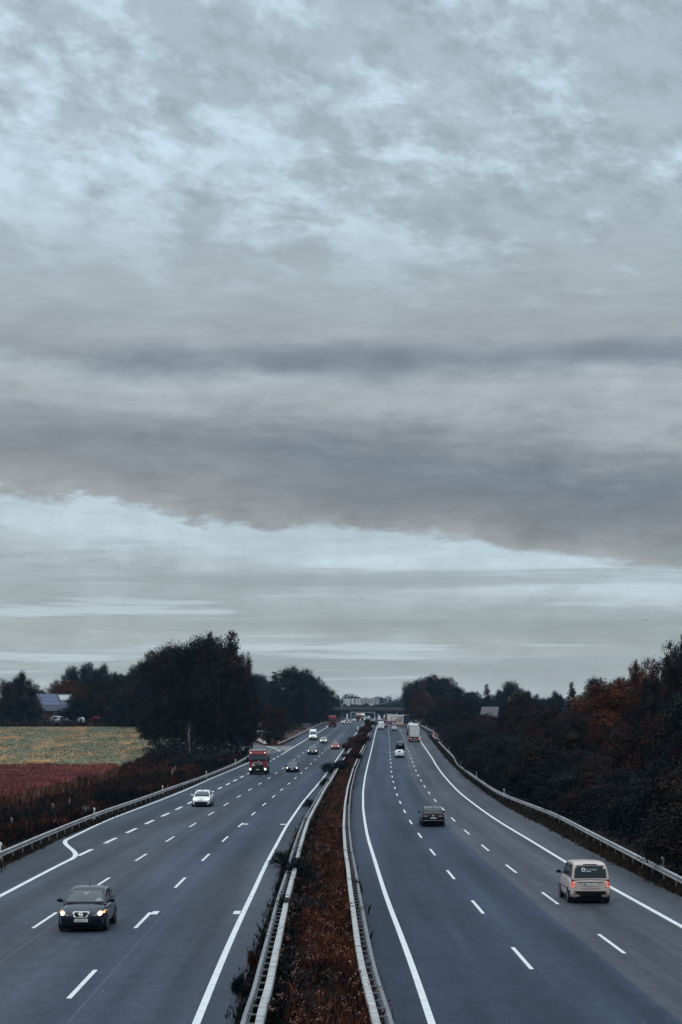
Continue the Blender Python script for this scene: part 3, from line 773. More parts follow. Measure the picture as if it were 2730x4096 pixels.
bark = mat('bark', (0.055, 0.045, 0.04), 0.9, spec=0.1, var=0.3, vscale=6)
bark_pale = mat('pale_bark', (0.22, 0.17, 0.15), 0.85, spec=0.1, var=0.3, vscale=5)
VAR = {}
def variant(key, seed, lobes, nc, per, cr, leaf, th, tr, limbs, sp, cz, droop=0.0):
    VAR[key] = (crown_mesh('crown', seed, lobes, nc, per, cr, leaf, droop), trunk_mesh('trunk', seed, th, tr, th, limbs, sp, cz))
variant('round_a', 1, sublobes(1, (0, 0, 7.2, 4.2, 4.2, 4.4), 13), 620, 62, 0.8, 0.115, 9.5, 0.32, 8, 3.4, 3.5)
variant('round_b', 2, sublobes(2, (0, 0, 6.6, 4.6, 4.4, 4.6), 16, 0.3, 0.5), 620, 62, 0.78, 0.115, 9, 0.3, 8, 3.4, 3.0)
variant('dome', 3, sublobes(3, (0, 0, 6.2, 4.4, 4.4, 5.4), 18, 0.28, 0.46), 680, 62, 0.78, 0.115, 9, 0.34, 8, 3.4, 2.2)
variant('loose', 4, sublobes(4, (0, 0, 7.4, 3.0, 3.0, 3.6), 12, 0.35, 0.6), 380, 60, 0.6, 0.11, 10, 0.26, 10, 3.2, 3.0)
variant('low', 5, sublobes(5, (0, 0, 4.8, 4.2, 4.2, 4.4), 14, 0.3, 0.55), 640, 60, 0.75, 0.12, 7, 0.24, 6, 3, 1.0)
variant('poplar', 6, [(0, 0, 3 + i * 1.5, 1.25 - abs(i - 3.5) * 0.11, 1.25 - abs(i - 3.5) * 0.11, 1.7) for i in range(8)], 260, 40, 0.55, 0.16, 13, 0.25, 6, 1.2, 3)
variant('willow', 7, sublobes(7, (0, 0, 5.6, 4.0, 4.0, 3.6), 10), 460, 60, 0.8, 0.11, 7, 0.34, 7, 3, 3, 0.9)
variant('conifer', 8, [(0, 0, 1.8 + i * 1.3, 2.4 - 0.26 * i, 2.4 - 0.26 * i, 0.9) for i in range(8)], 330, 36, 0.5, 0.16, 11.5, 0.22, 4, 1.4, 2)
variant('shrub', 9, sublobes(9, (0, 0, 1.1, 1.4, 1.3, 1.2), 8), 220, 36, 0.4, 0.09, 1.6, 0.06, 5, 1.0, 0.3)
variant('shrub_open', 10, sublobes(10, (0, 0, 0.8, 1.3, 1.2, 0.8), 9, 0.3, 0.6), 120, 34, 0.38, 0.075, 1.3, 0.05, 7, 1.2, 0.2)

LM_ = {  # dark and dusk leaves: bluish shadow tint and lit clusters painted into the colours
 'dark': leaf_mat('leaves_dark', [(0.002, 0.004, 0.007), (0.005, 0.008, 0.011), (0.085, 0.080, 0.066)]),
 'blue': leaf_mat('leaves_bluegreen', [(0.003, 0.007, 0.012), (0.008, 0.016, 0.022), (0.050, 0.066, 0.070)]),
 'brown': leaf_mat('leaves_redbrown', [(0.003, 0.004, 0.006), (0.016, 0.009, 0.009), (0.125, 0.050, 0.032)]),
 'dusk': leaf_mat('leaves_duskbrown', [(0.002, 0.004, 0.006), (0.009, 0.008, 0.009), (0.115, 0.070, 0.048)]),
 'orange': leaf_mat('leaves_orange', [(0.007, 0.005, 0.005), (0.065, 0.021, 0.010), (0.32, 0.085, 0.026)]),
 'rust': leaf_mat('leaves_rust', [(0.005, 0.004, 0.005), (0.030, 0.012, 0.009), (0.17, 0.055, 0.026)]),
 'redbush': leaf_mat('leaves_redbush', [(0.010, 0.006, 0.006), (0.045, 0.018, 0.013), (0.15, 0.055, 0.036)]),
 'grey': leaf_mat('leaves_greygreen', [(0.006, 0.009, 0.012), (0.018, 0.024, 0.027), (0.050, 0.058, 0.062)]),
 'olive': leaf_mat('leaves_olive', [(0.008, 0.008, 0.007), (0.025, 0.021, 0.015), (0.070, 0.054, 0.034)]),
}
KIND = {'round_a': 'broadleaf_tree', 'round_b': 'broadleaf_tree', 'dome': 'broadleaf_tree', 'loose': 'broadleaf_tree', 'low': 'broadleaf_tree',
        'poplar': 'poplar_tree', 'willow': 'willow_tree', 'conifer': 'conifer_tree', 'shrub': 'shrub', 'shrub_open': 'shrub'}
TREEGRP = {'tree': None}
def tree(px, top, wpx, z, v, m, label, group=None, bk=None, sink=0.0, hmul=1.0):
    X = px2X(px, z); gh = gz(X, z); cm, tm = VAR[v]
    H = (CAMZ + (HY - top) * z / F) - gh
    sz = H / cm['h']; sx_ = (wpx * z / F) / cm['w']
    root = empty(KIND[v], (X, z, gh - sink), R.uniform(0, 6.28), label, 'shrub' if 'shrub' in v else 'tree', group)
    root.scale = (sx_, sx_, sz)
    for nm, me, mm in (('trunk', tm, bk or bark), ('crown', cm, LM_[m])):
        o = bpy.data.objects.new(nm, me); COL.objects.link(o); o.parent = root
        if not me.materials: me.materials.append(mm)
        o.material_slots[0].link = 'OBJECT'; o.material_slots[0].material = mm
    return root
G_W = 'trees beyond the meadow'; G_B = 'tall trees at the meadow edge'; G_P = 'trees along the road past the rest area'; G_R = 'trees behind the right guardrail'; G_F = 'trees far beyond the right carriageway'
TREES = [
 # beyond the meadow
 (8, 2722, 120, 505, 'willow', 'olive', 'drooping olive willow at the far end of the meadow, at the left picture edge', G_W),
 (92, 2690, 85, 545, 'round_a', 'dark', 'dark tree with a high round head above the roof level, left of the solar house', G_W),
 (60, 2728, 120, 530, 'round_b', 'dusk', 'dusky tree between the willow and the solar house', G_W),
 (150, 2742, 110, 530, 'low', 'dark', 'low dark tree touching the left gable of the solar house', G_W),
 (100, 2785, 150, 492, 'low', 'dark', 'dark bushy tree at the meadow edge directly left of the solar house', G_W),
 (262, 2722, 150, 550, 'round_b', 'orange', 'orange autumn tree rising behind the solar roof', G_W),
 (285, 2668, 90, 610, 'dome', 'blue', 'blue-green tree, leftmost of the tall group behind the orange tree', G_W),
 (345, 2655, 100, 615, 'dome', 'blue', 'blue-green tree, highest of the tall group behind the orange tree', G_W),
 (415, 2662, 100, 620, 'round_a', 'blue', 'blue-green tree with rounded top right of the highest blue-green one', G_W),
 (470, 2692, 70, 600, 'loose', 'blue', 'small thin blue-green tree ending the tall group on its right', G_W),
 (385, 2705, 150, 565, 'round_a', 'brown', 'red-brown tree in front of the blue-green group', G_W),
 (312, 2788, 130, 492, 'low', 'dark', 'low dark tree over the parked cars right of the solar house', G_W),
 (430, 2765, 150, 490, 'low', 'dusk', 'wide dusky tree at the meadow fence, third right of the solar house', G_W),
 (520, 2745, 170, 478, 'low', 'dark', 'broad dark tree at the meadow fence just before the tall dark grove', G_W),
 (500, 2700, 110, 560, 'round_b', 'dusk', 'dusky crown peeping out above the fence trees left of the grove', G_W),
 (555, 2668, 130, 470, 'dome', 'dark', 'dark shoulder tree stepping up to the tall grove', G_W),
 # the big grove
 (640, 2612, 200, 410, 'dome', 'dark', 'dark domed tree forming the left shoulder of the tall grove', G_B),
 (700, 2584, 240, 352, 'round_b', 'dusk', 'tall dusky tree in the left half of the grove with a full crown', G_B),
 (780, 2560, 230, 342, 'round_a', 'dark', 'tall dark tree in the middle of the grove, below the small poplar tip', G_B),
 (872, 2556, 210, 334, 'dome', 'dusk', 'tallest full-crowned tree of the grove, below the taller poplar tip', G_B),
 (952, 2618, 140, 336, 'round_b', 'brown', 'red-brown tree on the right flank of the grove', G_B),
 (985, 2705, 100, 332, 'low', 'dusk', 'dusky tree closing the grove above the red tipper truck', G_B),
 (640, 2800, 170, 350, 'low', 'dark', 'low dark tree under the left side of the grove at the meadow corner', G_B),
 (745, 2790, 190, 345, 'low', 'dusk', 'low dusky tree under the middle of the grove', G_B),
 (850, 2760, 190, 336, 'low', 'dark', 'low dark tree under the grove beside the pale bare trunk', G_B),
 (945, 2790, 150, 330, 'low', 'dark', 'low dark tree overhanging the rest area turn', G_B),
 (842, 2536, 36, 372, 'poplar', 'dark', 'shorter of the two narrow poplar tips above the grove', G_B),
 (930, 2532, 62, 372, 'poplar', 'dark', 'taller of the two narrow poplar tips above the grove', G_B),
 # along the road past the rest area
 (822, 2556, 170, 346, 'round_b', 'dark', 'dark full crown in the middle of the grove between the two poplar tips', G_B),
 (1012, 2728, 110, 610, 'round_b', 'dark', 'dark tree filling the gap between the tall grove and the rest area trees', G_P),
 (585, 2652, 150, 440, 'round_b', 'dusk', 'dusky tree bridging the fence trees and the tall grove', G_B),
 (1032, 2698, 130, 700, 'dome', 'dark', 'dark tree farthest back in the gap right of the tall grove', G_P),
 (1045, 2708, 140, 660, 'round_a', 'blue', 'blue-green tree just right of the tall grove, behind the rest area', G_P),
 (1100, 2695, 110, 640, 'conifer', 'dark', 'dark pointed conifer behind the rest area trees', G_P),
 (1150, 2672, 150, 570, 'dome', 'dark', 'highest dark tree of the row past the rest area', G_P),
 (1205, 2682, 140, 630, 'dome', 'blue', 'blue-green domed tree right of the highest one past the rest area', G_P),
 (1255, 2710, 120, 690, 'round_b', 'dark', 'dark tree sloping down toward the far bridge in the left row', G_P),
 (1296, 2745, 95, 760, 'round_a', 'dark', 'dark tree second from the bridge in the left row', G_P),
 (1325, 2788, 60, 830, 'low', 'dusk', 'small dusky tree touching the left end of the far bridge', G_P),
 (1345, 2782, 46, 880, 'low', 'blue', 'small blue-green tree behind the left end of the far bridge', G_P),
 (1092, 2828, 120, 452, 'low', 'rust', 'rusty red-brown bushy tree beside the parked white truck', G_P),
 (1062, 2790, 100, 560, 'low', 'dark', 'dark tree standing over the parked white truck', G_P),
 (1165, 2762, 150, 590, 'low', 'brown', 'red-brown tree at the rail past the rest area, below the highest dark one', G_P),
 (1230, 2788, 110, 655, 'low', 'dusk', 'dusky tree at the rail above the white van', G_P),
 (1278, 2808, 90, 730, 'low', 'brown', 'low brown tree at the rail beside the red lorry', G_P),
 (1318, 2818, 70, 800, 'low', 'dusk', 'low dusky tree at the rail just before the far bridge', G_P),
 # right side, far to near
 (1655, 2722, 110, 730, 'round_a', 'dark', 'dark round tree at the right end of the far bridge, leftmost right-hand crown', G_F),
 (1710, 2704, 150, 715, 'dome', 'dusk', 'tall dusky dome, highest tree near the right end of the bridge', G_F),
 (1785, 2712, 130, 690, 'round_b', 'dark', 'dark dome right of the highest tree near the bridge', G_F),
 (1642, 2792, 44, 800, 'low', 'rust', 'small rusty tree squeezed between the bridge and the dark domes', G_F),
 (1695, 2772, 130, 655, 'low', 'rust', 'rust-red tree in front of the dark domes near the bridge', G_F),
 (1790, 2785, 130, 575, 'low', 'brown', 'red-brown tree right of the rust-red one, above the white lorry', G_F),
 (1755, 2825, 105, 545, 'low', 'dusk', 'low dusky tree at the rail right of the white lorry', G_F),
 (1845, 2752, 80, 720, 'round_a', 'blue', 'distant blue-green tree right of the domes', G_F),
 (1895, 2768, 90, 680, 'round_b', 'dark', 'low dark distant tree left of the conifer', G_F),
 (1948, 2742, 58, 650, 'conifer', 'dark', 'dark pointed conifer above the grey house roof', G_F),
 (1998, 2762, 80, 640, 'round_a', 'dark', 'dark distant tree right of the conifer', G_F),
 (2048, 2728, 105, 600, 'dome', 'dark', 'dark flat-topped tree standing above its neighbours right of the grey roof', G_F),
 (2112, 2765, 80, 580, 'round_b', 'dark', 'dark tree right of the flat-topped one', G_F),
 (2160, 2782, 90, 560, 'low', 'blue', 'low blue-green distant tree in the dip of the right skyline', G_F),
 (2222, 2768, 75, 470, 'round_a', 'dark', 'small dark tree right of the dip in the skyline', G_F),
 (2288, 2736, 70, 430, 'conifer', 'dark', 'dark upright tree standing clear of the skyline left of the orange tree', G_F),
 (2385, 2714, 110, 390, 'round_b', 'dark', 'dark rounded tree right behind the orange tree', G_F),
 (2470, 2722, 100, 380, 'round_a', 'dusk', 'dusky tree filling in behind the top of the orange tree', G_F),
 (1855, 2800, 120, 480, 'low', 'dusk', 'dusky tree at the rail left of the grey house roof', G_R),
 (1885, 2848, 130, 420, 'low', 'dark', 'low dark tree at the rail below and left of the grey house roof', G_R),
 (1962, 2858, 150, 380, 'low', 'brown', 'low red-brown tree right under the grey house roof', G_R),
 (2085, 2775, 180, 372, 'low', 'brown', 'brown tree right of the grey house roof, below the flat-topped one', G_R),
 (2055, 2850, 130, 330, 'low', 'dark', 'dark tree behind the rail in front of the brown one', G_R),
 (2140, 2855, 150, 290, 'low', 'dusk', 'dusky tree behind the rail, fifth from the grey roof', G_R),
 (2215, 2808, 120, 300, 'low', 'grey', 'grey-green tree left of the orange tree', G_R),
 (2240, 2870, 170, 245, 'low', 'dusk', 'dusky bushy tree above the blue kilometre sign', G_R),
 (2430, 2732, 330, 240, 'dome', 'orange', 'big orange autumn tree glowing among dark ones', G_R),
 (2350, 2900, 170, 212, 'low', 'rust', 'rusty lower tree under the big orange one', G_R),
 (2520, 2705, 130, 270, 'loose', 'rust', 'loose rusty tree right behind the orange tree', G_R),
 (2560, 2652, 100, 262, 'loose', 'orange', 'airy orange tree with gaps of sky right of the big orange one', G_R),
 (2645, 2628, 160, 245, 'loose', 'rust', 'airy rusty tree between the airy orange tree and the right edge', G_R),
 (2600, 2720, 150, 225, 'dome', 'dusk', 'full dusky tree below the airy orange crowns', G_R),
 (2715, 2560, 130, 200, 'loose', 'dark', 'tallest dark tree cut by the right edge', G_R),
 (2700, 2650, 150, 190, 'dome', 'dusk', 'full dusky tree under the tallest one at the right edge', G_R),
 (2490, 2965, 200, 172, 'low', 'dusk', 'dusky tree behind the rail below and right of the orange one', G_R),
 (2620, 2830, 240, 155, 'low', 'dark', 'dark tree behind the rail, second from the viewer', G_R),
 (2760, 2780, 280, 140, 'low', 'dark', 'dark tree behind the rail, nearest to the viewer at the right edge', G_R),
 # single shrubs
 (775, 3012, 125, 292, 'shrub', 'grey', 'grey-green bush at the meadow corner below the pale trunk', 'grey bushes beside the left guardrail'),
 (708, 3032, 80, 282, 'shrub', 'grey', 'smaller grey-green bush left of the bush under the pale trunk', 'grey bushes beside the left guardrail'),
 (888, 3005, 95, 318, 'shrub', 'grey', 'grey-green bush under the grove near the rest area turn', 'grey bushes beside the left guardrail'),
]
for t in TREES: tree(*t)
# the tight wall of bushy trees right behind the rail (in the photo one cannot be told from the next)
zq = 92.0; qi = 0
while zq < 425:
    for lay in (0, 1):
        zz1 = zq + R.uniform(-2, 2) + lay * 4; Xq = float(at(RGR, zz1)) + (3.6 if lay == 0 else 8.5) + R.uniform(-0.8, 1.4)
        hq = (R.uniform(4.2, 6.6) if lay == 0 else R.uniform(7.2, 9.8)) * (1.0 if zz1 < 300 else 0.9)
        wq = R.uniform(6.0, 8.4); px_ = CX + F * Xq / zz1
        if 1890 < px_ < 2035 and zz1 > 300: hq = min(hq, 6.0)
        if 2260 < px_ < 2600: hq = min(hq, 4.4 + R.uniform(-0.5, 0.5))
        top_ = HY + F * (CAMZ - gz(Xq, zz1) - hq) / zz1
        tree(px_, top_, wq * F / zz1, zz1, R.choice(['low', 'low', 'dome']), R.choice(['dark', 'dark', 'dusk', 'dusk', 'brown', 'dark', 'rust' if qi % 4 == 0 else 'dark']) if lay == 0 else R.choice(['dark', 'dusk', 'brown', 'brown', 'dusk', 'rust' if qi % 3 == 0 else 'dark']),
             'low dark bushy tree pressed close behind the right guardrail', 'bushy trees along the right guardrail'); qi += 1
    zq += 6.5 + zq * 0.015
# slender pale trunk in front of the grove
mb = MB(); zt = 322; xt = px2X(762, zt); g0 = gz(xt, zt)
bt = empty('bare_tree', (xt, zt, g0), 0, 'slender pale bare trunk standing in front of the dark grove', 'tree')
mb.tube([(0, 0, -0.3), (-0.08, 0, 1.5), (-0.22, 0, 3.2), (-0.25, 0, 5.0)], [0.13, 0.11, 0.09, 0.05], 7); mb.build('trunk', bark_pale, bt, smooth=True)
mb = MB()
for i in range(6): mb.tube([(-0.2, 0, 2.6 + i * 0.35), (-0.2 + R.uniform(-.5, .5), R.uniform(-.3, .3), 3.3 + i * 0.4), (-0.2 + R.uniform(-.9, .9), R.uniform(-.5, .5), 4.0 + i * 0.4)], [0.035, 0.025, 0.012], 5)
mb.build('branches', bark_pale, bt, smooth=True)

# undergrowth: masses nobody could count
rg = np.random.default_rng(5)
def patch(name, zr, xfun, n, hfun, rad, per, size, m, seed):
    z = zr[0] + (zr[1] - zr[0]) * rg.random(n) ** 1.3
    X = np.array([xfun(zz_) for zz_ in z])
    h = np.array([hfun(zz_) for zz_ in z])
    g = CAMZ - groundH(X, z)
    C = np.stack([X, z, g + h], 1); Rr = rad * rg.uniform(0.6, 1.4, n)
    return tag(leafcloud(name, C, Rr, per, size, m, seed), kind='stuff')
patch('undergrowth', (76, 330), lambda z: at(RGR, z) + 1.5 + 8 * rg.random() ** 1.2, 1100, lambda z: 0.2 + 2.6 * rg.random() ** 1.2, 1.0, 90, 0.10, LM_['dark'], 21)
patch('undergrowth', (90, 420), lambda z: at(RGR, z) + 2.0 + 9 * rg.random(), 120, lambda z: 0.3 + 4.4 * rg.random(), 0.8, 60, 0.08, LM_['grey'], 22)
patch('undergrowth', (120, 420), lambda z: at(RGR, z) + 2.0 + 8 * rg.random(), 90, lambda z: 0.3 + 4.6 * rg.random(), 0.8, 60, 0.08, LM_['rust'], 23)
patch('undergrowth', (330, 760), lambda z: at(RGR, z) + 2.0 + 12 * rg.random(), 380, lambda z: 0.2 + 4.0 * rg.random(), 1.4, 36, 0.24, LM_['dusk'], 24)
patch('undergrowth', (415, 820), lambda z: at(LP, z) - 3.2 - 6 * rg.random() if z > 480 else at(LP, z) - 2.6 - 1.5 * rg.random(), 260, lambda z: 0.2 + 3.2 * rg.random(), 1.1, 36, 0.22, LM_['dusk'], 25)
patch('undergrowth', (305, 352), lambda z: -33 + 10 * rg.random(), 110, lambda z: 0.2 + 2.5 * rg.random(), 1.3, 36, 0.2, LM_['dark'], 26)
patch('undergrowth', (486, 540), lambda z: -112 + 82 * rg.random(), 170, lambda z: 0.2 + 2.2 * rg.random(), 1.4, 30, 0.26, LM_['dark'], 27)
patch('undergrowth', (481, 485), lambda z: -95 + 44 * rg.random(), 170, lambda z: 0.5 + 1.7 * rg.random(), 0.9, 44, 0.16, LM_['dark'], 29)
patch('undergrowth', (478, 482), lambda z: -100 + 68 * rg.random(), 420, lambda z: 0.15 + 0.5 * rg.random(), 0.55, 26, 0.16, LM_['brown'], 28)
# far wooded skyline
n = 4200
X = rg.uniform(-800, 1000, n); z = rg.uniform(1650, 2300, n)
prof = 12 + 5 * np.sin(X / 37.0) + 3 * np.sin(X / 13.0 + 1) + 2.0 * np.sin(X / 5.1)
C = np.stack([X, z, CAMZ - 4.5 + prof * rg.random(n) ** 0.5], 1)
tag(leafcloud('distant_wood', C, rg.uniform(3, 5.5, n), 64, 0.8, LM_['blue'], 31), kind='stuff')
n = 700
X = rg.uniform(-60, 160, n); z = rg.uniform(900, 1250, n); X = np.where((X > -14) & (X < 50), X + 70 * np.sign(X - 18), X)
C = np.stack([X, z, CAMZ - 5 + 9 * rg.random(n) ** 0.8], 1)
tag(leafcloud('distant_wood', C, rg.uniform(2.5, 4.5, n), 40, 0.6, LM_['dusk'], 32), kind='stuff')
n = 700                                                    # copse between the bridge and the works
X = rg.uniform(2, 75, n); z = rg.uniform(1290, 1400, n)
C = np.stack([X, z, CAMZ - 5.5 + (7.6 + 3.0 * smst((X - 34) / 20) + 1.0 * np.sin(X * 0.8)) * rg.random(n) ** 0.6], 1)
tag(leafcloud('distant_wood', C, rg.uniform(1.5, 2.6, n), 50, 0.6, LM_['blue'], 33), kind='stuff')

# grasses, weeds, corn
def blades(name, P, h, wd, lean, m, seed, per=5, spread=0.15, kink=True):
    rg = np.random.default_rng(seed)
    n = len(P) * per; i = np.repeat(np.arange(len(P)), per)
    b = P[i] + np.concatenate([rg.normal(0, spread, (n, 2)), np.zeros((n, 1))], 1)
    hh = h[i] * rg.uniform(0.55, 1.15, n); th = rg.uniform(0, 2 * PI, n); ww = wd * rg.uniform(0.6, 1.4, n)
    dirx, diry = np.cos(th), np.sin(th); ln = lean * rg.uniform(0.2, 1.2, n) * hh
    ph = rg.uniform(0, 2 * PI, n); lx, ly = np.cos(ph) * ln, np.sin(ph) * ln
    ox, oy = dirx * ww, diry * ww
    v0 = b + np.stack([-ox, -oy, np.full(n, -0.05)], 1); v1 = b + np.stack([ox, oy, np.full(n, -0.05)], 1)
    v2 = b + np.stack([ox * 0.8 + lx * 0.45, oy * 0.8 + ly * 0.45, hh * 0.62], 1); v3 = b + np.stack([lx, ly, hh], 1)
    V = np.stack([v0, v1, v2, v3], 1).reshape(-1, 3)
    return link(name, npmesh(name, V, np.arange(4 * n).reshape(-1, 4)), m)
W = {
 'rust': leaf_mat('weeds_rust', [(0.012, 0.007, 0.007), (0.085, 0.030, 0.018), (0.28, 0.095, 0.048)], 0.75, 0.02, 0.5),
 'dark': leaf_mat('weeds_dark', [(0.004, 0.005, 0.007), (0.011, 0.010, 0.010), (0.028, 0.019, 0.016)], 0.75, 0.02, 0.6),
 'pale': leaf_mat('weeds_pale_heads', [(0.07, 0.035, 0.03), (0.17, 0.09, 0.075), (0.30, 0.19, 0.16)], 0.8, 0.1, 0.5),
 'olive': leaf_mat('verge_grass', [(0.009, 0.008, 0.007), (0.026, 0.018, 0.012), (0.065, 0.042, 0.026)], 0.8, 0.1, 0.7),
}
def med_pts(n, z0, z1, pw=1.6, m0=0.10, m1=0.92):
    z = z0 + (z1 - z0) * rg.random(n) ** pw
    a = at(LRB, z) + 0.0; b = at(RRB, z) - 0.0
    X = a + (b - a) * (m0 + (m1 - m0) * rg.random(n))
    return X, z
def on_ground(X, z): return np.stack([X, z, CAMZ - groundH(X, z)], 1)
X, z = med_pts(4800, 36, 330, 2.0, 0.22, 0.93)
nz = 0.5 + 0.5 * np.sin(X * 1.1 + z * 0.31) * np.sin(z * 0.17 + 1)
tag(blades('median_weeds', on_ground(X, z), 0.45 + 0.55 * nz * rg.random(len(X)), 0.022, 0.35, W['rust'], 41, 9, 0.22), kind='stuff')
X, z = med_pts(4600, 36, 330, 2.0, -0.02, 0.92)
tag(blades('median_weeds', on_ground(X, z), 0.35 + 0.4 * rg.random(len(X)), 0.03, 0.5, W['dark'], 42, 8, 0.25), kind='stuff')
X, z = med_pts(3400, 36, 260, 2.0, 0.25, 0.92)
ok = np.sin(X * 1.3 + z * 0.23) + np.sin(z * 0.11) > -0.5; X, z = X[ok], z[ok]
P = on_ground(X, z); P[:, 2] += 0.35 + 0.5 * rg.random(len(P))
tag(leafcloud('median_weeds', P, np.full(len(P), 0.22), 12, 0.035, W['rust'], 43), kind='stuff')
X, z = med_pts(420, 36, 220, 1.7, 0.0, 0.95)
P = on_ground(X, z); P[:, 2] += 0.75 + 0.3 * rg.random(len(P))
tag(leafcloud('seed_heads', P, np.full(len(P), 0.14), 10, 0.032, W['pale'], 44), kind='stuff')
X, z = med_pts(2600, 250, 700, 1.2, 0.0, 0.98)
P = on_ground(X, z); P[:, 2] += 0.25 + 0.5 * rg.random(len(P))
tag(leafcloud('median_weeds', P, np.full(len(P), 0.5), 18, 0.10, W['dark'], 45), kind='stuff')
X, z = med_pts(1100, 250, 640, 1.2, 0.15, 0.9)
P = on_ground(X, z); P[:, 2] += 0.3 + 0.5 * rg.random(len(P))
tag(leafcloud('median_weeds', P, np.full(len(P), 0.5), 14, 0.09, W['rust'], 46), kind='stuff')
X, z = med_pts(1500, 36, 260, 2.0, 0.02, 0.9)
ok = np.sin(X * 1.3 + z * 0.23) + np.sin(z * 0.11) < -0.1; X, z = X[ok], z[ok]
P = on_ground(X, z); P[:, 2] += 0.2 + 0.5 * rg.random(len(P))
tag(leafcloud('median_weeds', P, np.full(len(P), 0.3), 22, 0.04, LM_['grey'], 49), kind='stuff')
X, z = med_pts(900, 36, 150, 1.5, 0.0, 0.35)
P = on_ground(X, z); P[:, 2] += 0.2 + 0.4 * rg.random(len(P))
tag(leafcloud('median_weeds', P, np.full(len(P), 0.3), 24, 0.035, W['dark'], 50), kind='stuff')
z = np.repeat(np.array([58., 66, 74, 79, 84, 88, 93, 99, 112, 131, 150, 176, 205, 240]), 7) + rg.normal(0, 1.6, 98)
P = np.stack([at(LRB, z) + rg.normal(0, 0.28, 98), z, CAMZ - HL(z) + 0.35 + 0.6 * rg.random(98)], 1)
tag(leafcloud('barrier_weeds', P, np.full(98, 0.26), 26, 0.04, LM_['dusk'], 71), kind='stuff')
z = np.repeat(np.array([49., 57, 71, 83, 104, 128, 160, 200, 236]), 6) + rg.normal(0, 1.2, 54)
P = np.stack([at(RRB, z) + 0.1 + rg.normal(0, 0.25, 54), z, CAMZ - HR(z) + 0.35 + 0.6 * rg.random(54)], 1)
tag(leafcloud('barrier_weeds', P, np.full(54, 0.24), 24, 0.04, W['rust'], 72), kind='stuff')
# weeds creeping over the inner pavement edges
z = 40 + 260 * rg.random(900) ** 1.5; X = at(IP, z) + 0.05 + 0.5 * rg.random(900)
tag(blades('edge_weeds', on_ground(X, z), 0.08 + 0.16 * rg.random(900), 0.02, 0.8, W['dark'], 47, 10, 0.16), kind='stuff')
z = 38 + 300 * rg.random(260) ** 1.5; X = at(RRB, z) + 0.15 + 0.35 * rg.random(260)
P = on_ground(X, z); tag(leafcloud('edge_weeds', P + np.array([0, 0, 0.25]), np.full(260, 0.25), 22, 0.04, W['rust'], 48), kind='stuff')

# shrubs growing through the median barriers
for (px, row, wpx, hm, v, m, lab) in [
    (1192, 3560, 165, 1.5, 'shrub_open', 'dark', 'dark leafy bush growing through the left median barrier, between the T-shaped lane marks'),
    (1130, 3480, 110, 1.0, 'shrub_open', 'dark', 'dark arching bush leaning out over the solid line on the left'),
    (1150, 3725, 120, 1.3, 'shrub_open', 'dark', 'dark bush hiding a stretch of the left median barrier, second from the viewer'),
    (1225, 3690, 170, 1.0, 'shrub_open', 'grey', 'spreading grey-green plant in the median beside the dark bush'),
    (1240, 3240, 60, 1.0, 'shrub_open', 'dusk', 'small dusky bush at the left median barrier where the T marks end'),
    (1300, 3150, 60, 1.1, 'shrub_open', 'dark', 'small dark bush beside the left solid line, below the pine-like bush'),
    (1345, 3098, 110, 2.0, 'shrub', 'blue', 'dark blue-green bush jutting over the left solid line, between red car and weeds'),
    (1436, 2992, 92, 3.2, 'shrub', 'redbush', 'round rust-red bush on the median, largest there'),
    (1404, 3012, 72, 2.3, 'shrub', 'redbush', 'brown bush hugging the left side of the round rust-red one'),
    (1410, 3050, 80, 1.9, 'shrub', 'brown', 'dark low bush in front of the round rust-red one'),
    (1462, 2942, 60, 3.0, 'shrub', 'redbush', 'reddish bush on the median right behind the largest one'),
    (1478, 2905, 40, 2.4, 'shrub', 'dusk', 'dusky bush on the median farthest before the bridge'),
    (1432, 3580, 44, 0.7, 'shrub_open', 'brown', 'small brown plant overhanging the right median barrier'),
    (1010, 3905, 60, 0.8, 'shrub_open', 'rust', 'small rusty plant at the left pavement edge beside the barrier'),
    (960, 4030, 70, 0.9, 'shrub_open', 'dark', 'dark plant at the left pavement edge in the bottom of the picture')]:
    z = zinv(row, 'M'); top = HY + F * (float(np.interp(z, ZG, HMg)) - hm) / z
    tree(px, top, wpx, z, v, m, lab, 'bushes on the median')

# verges
n = 2600; z = 70 + 270 * rg.random(n) ** 1.2; X = at(LP, z) - 0.15 - 1.6 * rg.random(n)
tag(blades('verge_grass', on_ground(X, z), 0.12 + 0.22 * rg.random(n), 0.035, 0.6, W['olive'], 51, 9, 0.2), kind='stuff')
n = 3600; z = 70 + 430 * rg.random(n) ** 1.3; X = at(RP, z) + 0.1 + 1.8 * rg.random(n)
tag(blades('verge_grass', on_ground(X, z), 0.12 + 0.22 * rg.random(n), 0.04, 0.6, W['olive'], 52, 9, 0.2), kind='stuff')
n = 5200; z = 95 + 245 * rg.random(n); X = at(LP, z) - 1.9 - (at(LP, z) - 1.9 + 34) * rg.random(n)
X = np.maximum(X, -36); ok = ~((X < -31.4) & (z > 174) & (z < 264)); X, z = X[ok], z[ok]
tag(blades('verge_weeds', on_ground(X, z), 0.35 + 0.7 * rg.random(len(X)), 0.05, 0.45, W['dark'], 53, 8, 0.3), kind='stuff')
n = 3000; z = 95 + 245 * rg.random(n); X = at(LP, z) - 2.2 - (at(LP, z) - 2.2 + 34) * rg.random(n)
X = np.maximum(X, -36); ok = ~((X < -31.4) & (z > 174) & (z < 264)) & (np.sin(X * 0.45 + z * 0.11) + np.sin(z * 0.07 - X * 0.2) > -0.3); X, z = X[ok], z[ok]
tag(blades('verge_weeds', on_ground(X, z), 0.35 + 0.6 * rg.random(len(X)), 0.045, 0.7, W['rust'], 54, 12, 0.4), kind='stuff')
n = 260; z = 110 + 200 * rg.random(n); X = at(LP, z) - 3 - 9 * rg.random(n)
